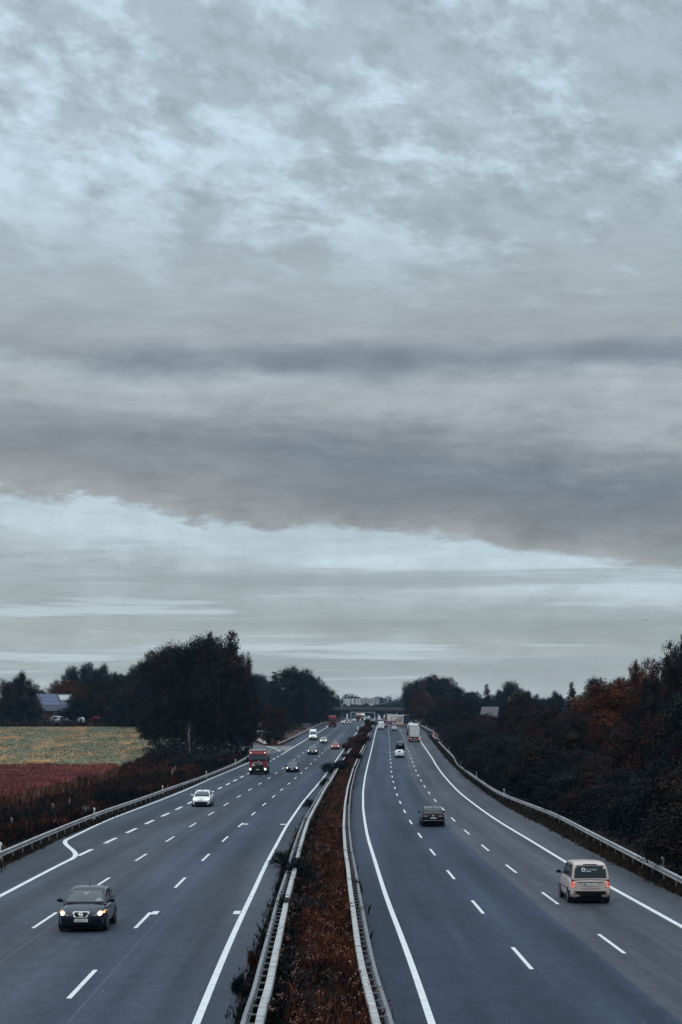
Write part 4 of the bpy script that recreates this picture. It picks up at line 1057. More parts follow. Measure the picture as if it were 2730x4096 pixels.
P = on_ground(X, z); P[:, 2] += 0.6
tag(leafcloud('verge_weeds', P, np.full(n, 0.6), 26, 0.08, LM_['grey'], 55), kind='stuff')
n = 420; z = 150 + 125 * rg.random(n); X = -31.2 + 3.2 * rg.random(n) ** 1.5
tag(blades('verge_weeds', on_ground(X, z), 0.3 + 0.6 * rg.random(n), 0.045, 0.5, W['rust'], 73, 9, 0.35), kind='stuff')
n = 900; z = 262 + 20 * rg.random(n); X = -36 + 14 * rg.random(n)
tag(blades('verge_weeds', on_ground(X, z), 0.3 + 0.6 * rg.random(n), 0.05, 0.6, W['rust'], 74, 8, 0.35), kind='stuff')
# corn
gx, gzz = np.meshgrid(np.arange(-60, -31.7, 0.42), np.arange(176, 263, 0.36))
X = (gx + rg.normal(0, 0.07, gx.shape)).ravel(); z = (gzz + rg.normal(0, 0.07, gx.shape)).ravel()
ok = CX + F * X / z > -70; X, z = X[ok], z[ok]
P = on_ground(X, z); hc = 2.15 + 0.25 * np.sin(X * 0.6 + z * 0.2) * 0.4 + rg.normal(0, 0.08, len(X))
corn = leaf_mat('corn_leaves', [(0.020, 0.010, 0.009), (0.16, 0.075, 0.056), (0.46, 0.25, 0.18)], 0.75, 0.02, 0.4)
tass = leaf_mat('corn_tassels', [(0.07, 0.018, 0.018), (0.32, 0.088, 0.080), (0.60, 0.27, 0.21)], 0.8, 0.1, 0.25)
tag(blades('cornfield', P, hc * 0.92, 0.06, 0.22, corn, 61, 5, 0.12), kind='stuff')
P2 = P.copy(); P2[:, 2] += hc * 0.82
tag(blades('cornfield', P2, np.full(len(P2), 0.42), 0.045, 0.55, tass, 62, 4, 0.10), kind='stuff')
# meadow
mm_, mnt, mbb = _nt('meadow_grass')
uvn = N(mnt, 'ShaderNodeTexCoord')
def mno(sx, sy, det, ro=0.6, off=0):
    mp = N(mnt, 'ShaderNodeMapping'); mp.inputs['Scale'].default_value = (sx, sy, 1); mp.inputs['Location'].default_value = (off, off, 0); mp.inputs['Rotation'].default_value = (0, 0, 0.25)
    mnt.links.new(uvn.outputs['Object'], mp.inputs[0]); n_ = N(mnt, 'ShaderNodeTexNoise'); n_.inputs['Scale'].default_value = 1; n_.inputs['Detail'].default_value = det; n_.inputs['Roughness'].default_value = ro
    mnt.links.new(mp.outputs[0], n_.inputs[0]); return n_.outputs['Fac']
r1 = ramp(mnt, mno(0.9, 0.45, 8, 0.75), [(0.35, (0.052, 0.062, 0.047)), (0.52, (0.14, 0.145, 0.09)), (0.68, (0.24, 0.215, 0.125))])
r2 = ramp(mnt, mno(0.16, 0.035, 5, 0.6, 3.3), [(0.47, (0, 0, 0)), (0.64, (1, 1, 1))])
mxm = N(mnt, 'ShaderNodeMix'); mxm.data_type = 'RGBA'; mnt.links.new(r2.outputs[0], mxm.inputs[0]); mnt.links.new(r1.outputs[0], mxm.inputs[6]); mxm.inputs[7].default_value = (0.40, 0.205, 0.085, 1)
mnt.links.new(mxm.outputs[2], mbb.inputs['Base Color']); mbb.inputs['Roughness'].default_value = 0.9; mbb.inputs['Specular IOR Level'].default_value = 0.15
zz_ = np.arange(255, 482, 3.0); rows_ = []
for q in zz_:
    xs = np.linspace(-130, float(xleft(q)) - 9.5 - 3.5 * math.sin(q * 0.05), 60)
    rows_.append([(x, q, CAMZ - float(groundH(x, q)) + 0.06) for x in xs])
tag(link('meadow', gridmesh('meadow', np.array(rows_)), mm_, smooth=True), kind='structure')
n = 16000; z = 262 + 216 * rg.random(n); X = -95 + 72 * rg.random(n); X = np.minimum(X, xleft(z) - 12); P = on_ground(X, z)
mg = leaf_mat('meadow_blades', [(0.052, 0.062, 0.048), (0.135, 0.136, 0.085), (0.25, 0.185, 0.095)], 0.85, 0.1, 0.08)
tag(blades('meadow_tufts', P, 0.14 + 0.16 * rg.random(n), 0.09, 0.8, mg, 63, 4, 0.35), kind='stuff')
# grass tip between ramp and motorway
isl = []
for q in np.arange(404, 642, 3.0):
    a = float(ramp_r(q)) - 0.1; b = float(at(LP, q)) + 0.1; isl.append([(a + (b - a) * t, q, CAMZ - float(HL(q)) + 0.05 + 0.12 * math.sin(PI * t)) for t in np.linspace(0, 1, 7)])
tag(link('grass_island', gridmesh('grass_island', np.array(isl)), mat('island_soil', (0.055, 0.03, 0.022), 0.95, spec=0.1, var=0.4, vscale=0.8), smooth=True), kind='structure')
n = 1500; z = 405 + 60 * rg.random(n); t = rg.random(n); X = ramp_r(z) + 0.2 + (at(LP, z) - ramp_r(z) - 0.4) * t; P = np.stack([X, z, CAMZ - HL(z)], 1)
tag(blades('island_grass', P, 0.2 + 0.3 * rg.random(n), 0.05, 0.6, W['rust'], 64, 6, 0.25), kind='stuff')
# ---------------------------------------------------------------- buildings, bridge, roadside things
brick = mat('house_brick', (0.10, 0.055, 0.045), 0.85, var=0.25, vscale=8); wht = mat('white_frame', (0.75, 0.76, 0.77), 0.5, var=0.05)
glass_d = mat('dark_window', (0.015, 0.02, 0.025), 0.08, spec=0.6, var=0.1)
slate = mat('dark_roof_tiles', (0.03, 0.037, 0.06), 0.6, var=0.2, vscale=6)
pv, pnt, pb = _nt('solar_cells')
ptc = N(pnt, 'ShaderNodeTexCoord'); br = N(pnt, 'ShaderNodeTexBrick'); br.offset = 0
br.inputs['Color1'].default_value = (0.025, 0.045, 0.11, 1); br.inputs['Color2'].default_value = (0.03, 0.055, 0.13, 1); br.inputs['Mortar'].default_value = (0.09, 0.12, 0.20, 1)
br.inputs['Scale'].default_value = 1.0; br.inputs['Mortar Size'].default_value = 0.02; br.inputs['Brick Width'].default_value = 1.0; br.inputs['Row Height'].default_value = 0.8
pnt.links.new(ptc.outputs['Object'], br.inputs[0]); pnt.links.new(br.outputs[0], pb.inputs['Base Color']); pb.inputs['Roughness'].default_value = 0.25
def gable_house(name, loc, rz, w, d, eave, ridge, label, wallm, roofm, wins, cat='house'):
    r = empty(name, loc, rz, label, cat)
    mb = MB(); mb.prism([(-d / 2, 0), (d / 2, 0), (d / 2, eave), (0, ridge - 0.12), (-d / 2, eave)], 'x', -w / 2, w / 2); mb.build('wall', wallm, r)
    mb = MB(); ov = 0.5; sl_ = (ridge - eave) / (d / 2)
    for s in (-1, 1):
        a, b = (0, ridge), (s * (d / 2 + ov), eave - ov * sl_)
        mb.prism([a, b, (b[0], b[1] + 0.22), (a[0], a[1] + 0.22)], 'x', -w / 2 - ov, w / 2 + ov)
    roof = mb.build('roof', roofm, r)
    for (x, zc, ww, hh) in wins:
        mb = MB(); mb.box((x, -d / 2 - 0.01, zc), (ww, 0.10, hh)); f = mb.build('window', wht, r)
        mb = MB()
        for s in (-1, 1): mb.box((x + s * ww * 0.23, -d / 2 - 0.065, zc), (ww * 0.38, 0.02, hh * 0.82))
        mb.build('pane', glass_d, f)
    return r, roof, sl_
zh = 506; xh = px2X(216, zh); gh = gz(xh, zh)
h1, roof1, s1 = gable_house('house', (xh, zh, gh), math.radians(33), 9.6, 9.4, 4.2, 8.4, 'brick house with blue solar panels across its dark roof, beyond the meadow', brick, slate,
    [(-1.2, 3.0, 1.5, 1.3), (1.8, 3.0, 1.3, 1.3), (-2.2, 1.2, 1.8, 1.6), (0.4, 1.2, 1.8, 1.6)])
d1, e1, r1_ = 9.4, 4.2, 8.4
def roofpanel(nm, x0, x1, t0, t1, m, parent):
    mb = MB(); P = []
    for t in (t0, t1):                      # t: 0 ridge, 1 eave, on the viewer side
        y = -t * d1 / 2; zc = r1_ - t * (r1_ - e1) + 0.30
        P.append((y, zc))
    (ya, za), (yb, zb) = P
    mb.add([(x0, ya, za), (x1, ya, za), (x1, yb, zb), (x0, yb, zb), (x0, ya, za - .07), (x1, ya, za - .07), (x1, yb, zb - .07), (x0, yb, zb - .07)],
           [(0, 1, 2, 3), (4, 7, 6, 5), (0, 4, 5, 1), (1, 5, 6, 2), (2, 6, 7, 3), (3, 7, 4, 0)])
    return mb.build(nm, m, parent)
for t in (0.05, 0.29, 0.53): roofpanel('solar_panel', -4.6, 0.4, t, t + 0.225, pv, roof1)
for t in (0.50, 0.74): roofpanel('solar_panel', 0.9, 4.4, t, t + 0.22, pv, roof1)
roofpanel('roof_window', 1.1, 4.2, 0.10, 0.42, mat('roof_glazing', (0.40, 0.40, 0.40), 0.35, var=0.12, vscale=2), roof1)
grey_tiles = mat('grey_roof_tiles', (0.085, 0.08, 0.088), 0.85, var=0.25, vscale=5)
zh = 470; xh = px2X(1962, zh); 
gable_house('house', (xh, zh, CAMZ - 6.8), math.radians(-12), 3.4, 7.0, 4.9, 7.3, 'house with pale grey tiled roof among the trees on the right', mat('white_render', (0.40, 0.36, 0.35), 0.8), grey_tiles, [(-0.8, 3.6, 1.1, 1.0), (1.2, 3.6, 1.1, 1.0)])

# meadow fence
fw = mat('old_timber', (0.05, 0.04, 0.036), 0.9, var=0.25)
fz = 480.5; fr_ = empty('field_fence', (0, 0, 0), 0, 'low dark post and wire fence along the far edge of the meadow', 'fence')
mbw = MB()
xs = np.arange(-98, -37, 4.1)
for x in xs:
    mb = MB(); g = gz(x, fz); mb.cyl((x, fz, g - 0.2), (x + R.uniform(-.06, .06), fz, g + 1.15), 0.09, 0.075, 7); mb.build('post', fw, fr_)
for hh in (0.55, 0.95):
    for a, b in zip(xs[:-1], xs[1:]): mbw.cyl((a, fz, gz(a, fz) + hh), (b, fz, gz(b, fz) + hh), 0.022, n=4)
mbw.build('wire', fw, fr_)
for i, (px, row) in enumerate(((702, 3088), (694, 3098), (688, 3105))):
    z = zinv(row, 'L') * 0.985; x = px2X(px, z)
    mb = MB(); g = gz(x, z); mb.cyl((0, 0, -0.3), (0, 0, 1.2), 0.06, 0.055, 7); mb.box((0, 0, 1.22), (0.13, 0.13, 0.05))
    o = mb.build('fence_post', mat('pinkish_post', (0.35, 0.22, 0.22), 0.8), None); o.location = (x, z, g)
    tag(o, f'pale wooden post left of the grey-green bush, {ORD[i]} of three', 'post', 'pale posts at the meadow corner')
for i, (px, row) in enumerate(((280, 3221), (214, 3238), (48, 3304))):
    z = zinv(row, 'L'); x = px2X(px, z)
    mb = MB(); mb.prism([(-0.08, -0.3), (0.08, -0.3), (0.08, 0.92), (-0.08, 1.0)], 'y', -0.08, 0.08)
    o = mb.build('marker_post', mat('grey_post', (0.20, 0.17, 0.18), 0.8), None, bevel=0.015); o.location = (x, z, gz(x, z))
    tag(o, f'short grey weathered post standing in the weeds below the corn, {ORD[i]} from the far end', 'post', 'grey posts in the verge')

# bridge
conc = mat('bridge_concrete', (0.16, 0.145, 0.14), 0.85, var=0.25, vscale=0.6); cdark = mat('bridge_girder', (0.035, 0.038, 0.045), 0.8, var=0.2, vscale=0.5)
ZB = 762; mpx = ZB / F
br_ = empty('road_bridge', (14, ZB, CAMZ - 1.05), 0, 'flat concrete bridge crossing over the motorway in the distance', 'bridge')
br_.rotation_euler = (0, math.radians(0.45), 0)
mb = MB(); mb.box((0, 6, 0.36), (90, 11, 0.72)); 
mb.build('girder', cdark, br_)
mb = MB(); mb.box((0, 6, 0.86), (90, 12.6, 0.26)); mb.build('deck', conc, br_)
for y in (-0.15, 12.15):
    mb = MB(); mb.box((0, y, 1.76), (90, 0.10, 0.12)); mb.box((0, y, 1.40), (90, 0.06, 0.07)); mb.build('handrail', mat('railing_paint', (0.30, 0.27, 0.27), 0.6), br_)
    mb = MB()
    for x in np.arange(-44, 44.1, 2.0): mb.box((x, y, 1.36), (0.09, 0.09, 0.72))
    mb.build('balusters', mat('railing_posts', (0.12, 0.11, 0.115), 0.6), br_)
    mb = MB(); mb.box((0, y + (0.12 if y < 0 else -0.12), 1.3), (90, 0.02, 0.5)); mb.build('mesh_screen', mat('screen', (0.05, 0.05, 0.055), 0.7), br_)
for x in (-21.5, 24.5):
    mb = MB(); mb.box((x, 6, -2.6), (3.0, 11.4, 5.2)); mb.build('abutment', conc, br_)
# gantry beyond the bridge
ZGn = 880; steel = mat('gantry_steel', (0.55, 0.55, 0.55), 0.5, var=0.1)
g0 = empty('sign_gantry', (px2X(1405, ZGn), ZGn, CAMZ - 6), 0, 'thin white steel gantry spanning the left carriageway behind the bridge', 'gantry')
mb = MB(); mb.box((0, 0, 2.3), (0.3, 0.3, 4.7)); mb.build('post', steel, g0)
mb = MB(); mb.box((5.6, 0, 4.75), (11.6, 0.3, 0.3)); mb.build('crossbeam', steel, g0)
mb = MB(); mb.box((11.3, 0, 2.3), (0.3, 0.3, 4.7)); mb.build('post', steel, g0)
mb = MB(); mb.box((1.6, 0.25, 2.8), (1.9, 0.12, 2.2)); mb.build('sign_panel', mat('sign_back', (0.06, 0.09, 0.12), 0.6), g0)
zs1 = 830; o = empty('road_sign', (px2X(1390, zs1), zs1, CAMZ - 5.4), 0, 'narrow upright white sign board left of the gantry', 'sign')
mb = MB(); mb.box((0, 0, 2.55), (0.75, 0.08, 1.9)); mb.build('board', mat('sign_white', (0.72, 0.70, 0.66), 0.6), o)
mb = MB(); mb.box((0, -0.06, 2.55), (0.06, 0.03, 1.6)); mb.build('arrow', dk, o)
mb = MB(); mb.cyl((0, 0.1, -0.5), (0, 0.1, 3.4), 0.06, n=8); mb.build('pole', galv, o)
for (px, zq, hh, lab) in ((1589, 790, 5.6, 'thin pale mast right of the queueing lorries under the bridge'), (1512, 800, 5.4, 'thin pale mast on the median just before the bridge')):
    x = px2X(px, zq); o = empty('mast', (x, zq, CAMZ - 5.9), 0, lab, 'mast')
    mb = MB(); mb.cyl((0, 0, -0.3), (0, 0, hh - 1.4), 0.11, 0.08, 8); mb.build('pole', steel, o)
    mb = MB(); mb.box((0, -0.1, hh - 1.6), (0.5, 0.25, 0.35)); mb.build('camera_box', steel, o)
# works beyond the bridge
ZW = 1500; x0, x1 = px2X(1374, ZW), px2X(1522, ZW); g1 = CAMZ - 5
wk = empty('warehouse', ((x0 + x1) / 2, ZW, g1), 0, 'long pale industrial hall with vertical ribs behind the bridge', 'warehouse')
ww = x1 - x0
mb = MB(); mb.box((0, 8, 7), (ww, 14, 14)); 
mb.build('wall', mat('hall_dark', (0.05, 0.06, 0.075), 0.8), wk)
rb = mat('hall_rib', (0.62, 0.62, 0.57), 0.7, var=0.12, vscale=0.4)
x = -ww / 2 + 0.2
while x < ww / 2 - 0.4:
    wd = R.choice([0.45, 0.6, 0.9, 1.5, 1.8, 2.1] if x < -2 else [0.35, 0.45, 0.5, 0.6]); wd = min(wd, ww / 2 - x)
    mb = MB(); mb.box((x + wd / 2, 0.85, 7.1 - max(0, x) * 0.0), (wd, 0.5, 13.6)); mb.build('rib', rb, wk); x += wd + R.choice([0.35, 0.5, 0.7])
mb = MB(); mb.box((ww / 2 - 6, 0.3, 6.2), (8, 0.4, 0.9)); mb.build('blue_band', mat('blue_band', (0.03, 0.06, 0.11), 0.7), wk)
for (px0, px1, ra, rb_, col, lab, zq) in ((1367, 1404, 2815, 2822, (0.66, 0.66, 0.64), 'low white flat-roofed shed in front of the left end of the ribbed hall', 1440),
    (1418, 1445, 2814, 2822, (0.68, 0.68, 0.66), 'low white shed in front of the middle of the ribbed hall', 1445),
    (1428, 1446, 2818, 2823, (0.22, 0.04, 0.035), 'small red container in front of the white shed', 1435),
    (1479, 1490, 2814, 2822, (0.62, 0.62, 0.60), 'small white shed near the right end of the ribbed hall', 1442)):
    xa, xb = px2X(px0, zq), px2X(px1, zq); top = (HY - ra) * zq / F; bot = -5.0
    o = empty('shed' if 'shed' in lab else 'container', ((xa + xb) / 2, zq, CAMZ + bot), 0, lab, 'shed' if 'shed' in lab else 'container')
    mb = MB(); mb.box((0, 2, (top - bot) / 2 - 0.15), (xb - xa, 4, top - bot - 0.3)); mb.build('wall', mat('shedwall' + lab[:14], col, 0.7), o)
    mb = MB(); mb.box((0, 2, top - bot - 0.1), (xb - xa + 0.4, 4.4, 0.2)); mb.build('roof', mat('shedroof' + lab[:14], tuple(min(0.8, c * 1.15) for c in col), 0.7), o)
    mb = MB(); mb.box((0, -0.03, 1.2), (1.0, 0.06, 2.2)); mb.build('door', mat('sheddoor', (0.1, 0.11, 0.13), 0.7), o)

# kilometre sign, T sign, emergency phone, marker, railing
def on_axis(px, row, side): z = zinv(row, side); return px2X(px, z), z
zk = solve(2250, RGR, 1.7); xk = float(at(RGR, zk)) + 1.7; gk = gz(xk, zk)
zc_ = CAMZ - (3278 - HY) * zk / F
km = empty('kilometre_sign', (xk, zk, gk), 0, 'small blue rectangular sign with pale border behind the right guardrail', 'sign')
def rrect(w_, h_, r, n=5):
    pts = []
    for cx_, cy_, a0 in ((w_ / 2 - r, h_ / 2 - r, 0), (-w_ / 2 + r, h_ / 2 - r, 90), (-w_ / 2 + r, -h_ / 2 + r, 180), (w_ / 2 - r, -h_ / 2 + r, 270)):
        for i in range(n): a = math.radians(a0 + 90 * i / (n - 1)); pts.append((cx_ + r * math.cos(a), cy_ + r * math.sin(a)))
    return pts
S = zk / F * 28.5; hz = zc_ - gk
sw = mat('sign_pale_blue', (0.30, 0.40, 0.46), 0.5); sb = mat('sign_blue', (0.012, 0.05, 0.13), 0.45)
mb = MB(); mb.prism([(x, z + hz) for x, z in rrect(S, S * 0.5, S * 0.06)], 'y', -0.02, 0.02); mb.build('border', sw, km)
mb = MB(); mb.prism([(x, z + hz) for x, z in rrect(S * 0.92, S * 0.42, S * 0.04)], 'y', -0.026, -0.02); mb.build('panel', sb, km)
mb = MB(); mb.cyl((0, 0.06, -0.3), (0, 0.06, hz + S * 0.2), 0.035, n=8); mb.build('pole', galv, km)
vs, fs = text_mesh('418', S * 0.34); mb = MB(); mb.add([(x - S * 0.10, -0.031, z + hz) for x, z, _ in vs], fs)
vs, fs = text_mesh('5', S * 0.24); mb.add([(x + S * 0.31, -0.031, z + hz - S * 0.04) for x, z, _ in vs], fs); mb.build('lettering', sw, km)
zt = zinv(3268, 'L'); xt = px2X(344, zt); g = gz(xt, zt); s_ = zt / F
ts = empty('twin_panel_sign', (xt, zt, g), 0, 'post carrying two small dark panels, seen from behind beside the left guardrail', 'sign')
mb = MB(); mb.cyl((0, 0, -0.3), (0, 0, 44 * s_ + (CAMZ - (3268 - HY) * s_ - g)), 0.03, n=8); mb.build('pole', galv, ts)
for s in (-1, 1):
    mb = MB(); mb.box((s * 8.5 * s_, -0.03, 36 * s_ + (CAMZ - (3268 - HY) * s_ - g)), (12 * s_, 0.04, 14 * s_)); mb.build('panel', mat('sign_grey_back', (0.045, 0.06, 0.075), 0.6), ts, bevel=0.01)
xe, ze = on_axis(1759, 2958, 'R'); xe = float(at(RGR, ze)) + 0.45
ep = empty('emergency_phone', (xe, ze, gz(xe, ze)), 0, 'orange emergency phone post behind the gap in the right guardrail', 'phone post')
org = mat('signal_orange', (0.55, 0.12, 0.04), 0.5)
mb = MB(); mb.box((0, 0, 0.85), (0.34, 0.28, 1.7)); mb.build('column', org, ep, bevel=0.04)
mb = MB(); mb.box((0, -0.15, 1.25), (0.22, 0.03, 0.3)); mb.build('speaker_panel', mat('panel_pale', (0.6, 0.5, 0.42), 0.5), ep)
mb = MB(); mb.box((0, 0, 1.76), (0.44, 0.38, 0.08)); mb.build('cap', org, ep)
xm, zm = on_axis(1088, 2972, 'L'); o = empty('marker_post', (xm, zm, roadz('L', zm)), 0, 'white marker post with a small slanted top on the grass tip', 'post')
mb = MB(); mb.box((0.1, 0, 0.5), (0.17, 0.06, 1.1)); mb.build('shaft', dw, o)
mb = MB(); mb.prism([(-0.22, 0.74), (0.02, 0.82), (0.02, 1.05), (-0.22, 0.84)], 'y', -0.03, 0.03); mb.build('flag', dw, o)
stone = mat('pale_boulder', (0.62, 0.56, 0.50), 0.85, var=0.18, vscale=3, bump=0.6)
for i, (px, row) in enumerate(((1033, 2966), (1042, 2970), (1050, 2975), (1060, 2980))):
    x, z = on_axis(px, row, 'L'); o = empty('boulder_stack', (x, z, roadz('L', z) + 0.08), R.uniform(0, 3), f'pale boulder topped by a round stone beside the rest area road, {ORD[i]} of four', 'boulder', 'pale stacked boulders on the grass tip')
    o.scale = (1.25, 1.25, 1.2)
    mb = MB(); mb.ell((0, 0, 0.2), (0.36, 0.33, 0.27), 12, 8)
    mb.v = [(a * (1 + 0.12 * math.sin(7 * a + 3 * c)), b, c * (1 + 0.1 * math.sin(5 * a))) for a, b, c in mb.v]; mb.build('base_stone', stone, o, smooth=True)
    mb = MB(); mb.ell((0, 0, 0.57), (0.16, 0.16, 0.16), 10, 7); mb.build('top_stone', stone, o, smooth=True)
xr, zr = on_axis(1238, 2912, 'L'); o = empty('culvert_railing', (xr - 1.4, zr + 12, roadz('L', zr) - 0.0), 0.15, 'pale blue-grey culvert railing behind the left guardrail above the white van', 'railing')
rp_ = mat('railing_blue', (0.30, 0.40, 0.45), 0.6)
mb = MB(); mb.box((0, 0, 1.25), (3.2, 0.1, 0.12)); mb.box((0, 0, 0.8), (3.2, 0.08, 0.08)); mb.build('rails', rp_, o)
mb = MB()
for q in range(5): mb.box((-1.5 + q * 0.75, 0, 0.6), (0.1, 0.1, 1.3))
mb.build('uprights', rp_, o)
# small aircraft far off
ap = empty('aircraft', (px2X(2582, 6000), 6000, CAMZ + (HY - 2482) * 6000 / F), math.radians(80), 'tiny dark light aircraft in the sky near the right edge', 'aircraft')
am = mat('aircraft_dark', (0.03, 0.035, 0.05), 0.5)
mb = MB(); mb.ell((0, 0, 0), (0.55, 4.3, 0.6), 10, 8); mb.build('fuselage', am, ap, smooth=True)
mb = MB(); mb.box((0, -0.6, 0.5), (10, 1.4, 0.16)); mb.build('wing', am, ap)
mb = MB(); mb.prism([(3.0, 0.1), (4.3, 0.1), (4.4, 1.7), (3.7, 1.7)], 'x', -0.1, 0.1); mb.build('tail_fin', am, ap)
mb = MB(); mb.box((0, 3.8, 0.2), (3.2, 0.9, 0.1)); mb.build('tailplane', am, ap)
# ---------------------------------------------------------------- vehicles
tyre = mat('tyre_rubber', (0.012, 0.012, 0.013), 0.85, var=0.2); rimm = mat('alloy_rim', (0.32, 0.33, 0.34), 0.35, 0.6, var=0.1)
blk = mat('black_plastic', (0.006, 0.007, 0.010), 0.6, spec=0.15, var=0.15); chrome = mat('chrome_trim', (0.50, 0.50, 0.50), 0.35, 0.6, var=0.05)
gls = mat('car_glass', (0.008, 0.014, 0.019), 0.06, spec=0.6, var=0.2, vscale=1.2)
gls_f = mat('windscreen_glass', (0.030, 0.050, 0.058), 0.08, spec=0.55, var=0.15, vscale=1.5)
plate_m = mat('number_plate', (0.66, 0.65, 0.60), 0.5, var=0.05); plate_b = mat('plate_blue', (0.02, 0.07, 0.28), 0.5); ink = mat('plate_ink', (0.04, 0.04, 0.045), 0.6)
lampw = mat('headlamp_lit', (0.9, 0.85, 0.75), 0.3, emit=3.6, ecol=(1.0, 0.80, 0.58)); lampc = mat('headlamp_cool', (0.9, 0.95, 1.0), 0.3, emit=4.0, ecol=(0.92, 0.98, 1.0))
lampd = mat('headlamp_housing', (0.22, 0.20, 0.19), 0.25, spec=0.6)
amber = mat('amber_lamp', (0.8, 0.35, 0.1), 0.3, emit=1.2, ecol=(1.0, 0.5, 0.2))
tail = mat('tail_lamp', (0.22, 0.015, 0.02), 0.25, spec=0.7); taill = mat('tail_lamp_lit', (0.6, 0.06, 0.03), 0.3, emit=1.7, ecol=(1.0, 0.16, 0.07))
hlm = mat('interior_pale', (0.5, 0.5, 0.47), 0.6)
def paintm(n, c, rough=0.3, metal=0.0): return mat('paint_' + n, c, rough, metal, 0.06, 0.04, 1.5, coat=1.0)
PT = {'navy': paintm('navy', (0.004, 0.006, 0.018), 0.25), 'white': paintm('white', (0.80, 0.82, 0.83), 0.35), 'beige': paintm('taxi_beige', (0.58, 0.47, 0.42), 0.35),
      'dark': paintm('dark_blue_grey', (0.006, 0.010, 0.017), 0.26), 'green': paintm('dark_green_grey', (0.050, 0.056, 0.054), 0.35), 'silver': paintm('silver', (0.42, 0.43, 0.44), 0.35, 0.3),
      'red': paintm('red', (0.30, 0.022, 0.028), 0.35), 'grey': paintm('grey', (0.16, 0.17, 0.185), 0.35, 0.2), 'black': paintm('black', (0.004, 0.005, 0.007), 0.28),
      'lorry_red': paintm('lorry_red', (0.26, 0.026, 0.034), 0.45), 'lorry_white': paintm('lorry_white', (0.82, 0.80, 0.76), 0.5), 'lorry_navy': paintm('lorry_navy', (0.015, 0.025, 0.065), 0.5)}

STY = {
 # L, W, profile of the glasshouse (y, z) front->rear, bonnet/boot stations (y, zb, zt, wfac), belt, roof half-width
 'hatch': dict(L=4.32, W=1.71, roof=(0.60), belt=0.93, prof=[(1.02, .90), (0.62, 1.16), (0.22, 1.38), (-0.15, 1.455), (-0.8, 1.45), (-1.45, 1.36), (-1.86, 1.12), (-2.04, .92)],
    st=[(-2.16, .42, .80, .80), (-2.11, .30, .90, .91), (-1.7, .22, .94, .985), (-.9, .19, .93, 1), (.2, .19, .92, 1), (.95, .2, .92, .995), (1.4, .2, .86, .975), (1.8, .2, .77, .93), (2.04, .2, .66, .84), (2.15, .24, .56, .72)]),
 'saloon': dict(L=4.75, W=1.82, roof=(0.60), belt=0.92, prof=[(0.95, .90), (0.5, 1.18), (0.1, 1.40), (-0.3, 1.45), (-0.9, 1.43), (-1.4, 1.26), (-1.85, .97)],
    st=[(-2.38, .42, .85, .80), (-2.31, .28, .96, .91), (-1.9, .22, .98, .985), (-.9, .19, .93, 1), (.2, .19, .92, 1), (.95, .2, .92, .995), (1.5, .2, .86, .975), (2.0, .2, .76, .93), (2.26, .2, .66, .84), (2.37, .24, .56, .72)]),
 'estate': dict(L=4.76, W=1.84, roof=(0.64), belt=0.95, prof=[(1.0, .92), (0.58, 1.2), (0.18, 1.42), (-0.25, 1.49), (-1.0, 1.50), (-1.75, 1.46), (-2.12, 1.22), (-2.28, .96)],
    st=[(-2.38, .42, .82, .82), (-2.33, .28, .93, .93), (-1.9, .22, .96, .99), (-.9, .19, .95, 1), (.2, .19, .94, 1), (.95, .2, .94, .995), (1.5, .2, .88, .975), (2.0, .2, .79, .93), (2.26, .2, .68, .84), (2.37, .24, .58, .72)]),
 'suv': dict(L=4.5, W=1.85, roof=(0.64), belt=1.06, prof=[(0.95, 1.03), (0.58, 1.3), (0.25, 1.54), (-0.15, 1.63), (-0.9, 1.64), (-1.6, 1.58), (-2.0, 1.34), (-2.16, 1.06)],
    st=[(-2.25, .46, .88, .82), (-2.2, .32, 1.02, .93), (-1.8, .26, 1.06, .99), (-.9, .24, 1.06, 1), (.2, .24, 1.05, 1), (.95, .25, 1.04, .995), (1.45, .25, .98, .975), (1.9, .25, .89, .93), (2.14, .25, .77, .85), (2.24, .3, .66, .74)]),
 'mini': dict(L=4.41, W=1.82, roof=(0.70), belt=1.10, prof=[(1.35, 1.06), (1.0, 1.36), (0.7, 1.64), (0.35, 1.78), (-0.6, 1.83), (-1.9, 1.81), (-2.08, 1.68), (-2.13, 1.40), (-2.19, 1.05)],
    st=[(-2.20, .40, .92, .88), (-2.17, .28, 1.06, .95), (-1.9, .22, 1.11, .995), (-.9, .2, 1.11, 1), (.2, .2, 1.10, 1), (1.2, .2, 1.08, .995), (1.6, .2, 1.0, .975), (1.95, .2, .88, .92), (2.12, .22, .74, .84), (2.2, .26, .62, .74)]),
 'van': dict(L=5.9, W=2.0, roof=(0.80), belt=1.28, prof=[(2.05, 1.22), (1.65, 1.7), (1.3, 2.2), (0.9, 2.52), (0.2, 2.62), (-2.4, 2.62), (-2.8, 2.55), (-2.88, 1.9), (-2.92, 1.25)],
    st=[(-2.94, .5, 1.1, .90), (-2.91, .36, 1.26, .96), (-2.6, .3, 1.30, 1), (-1, .3, 1.30, 1), (.6, .3, 1.30, 1), (1.9, .3, 1.26, .99), (2.4, .28, 1.14, .96), (2.75, .28, 1.02, .9), (2.9, .3, .86, .84), (2.95, .34, .7, .76)]),
}
def ringw(st, z):
    return 0
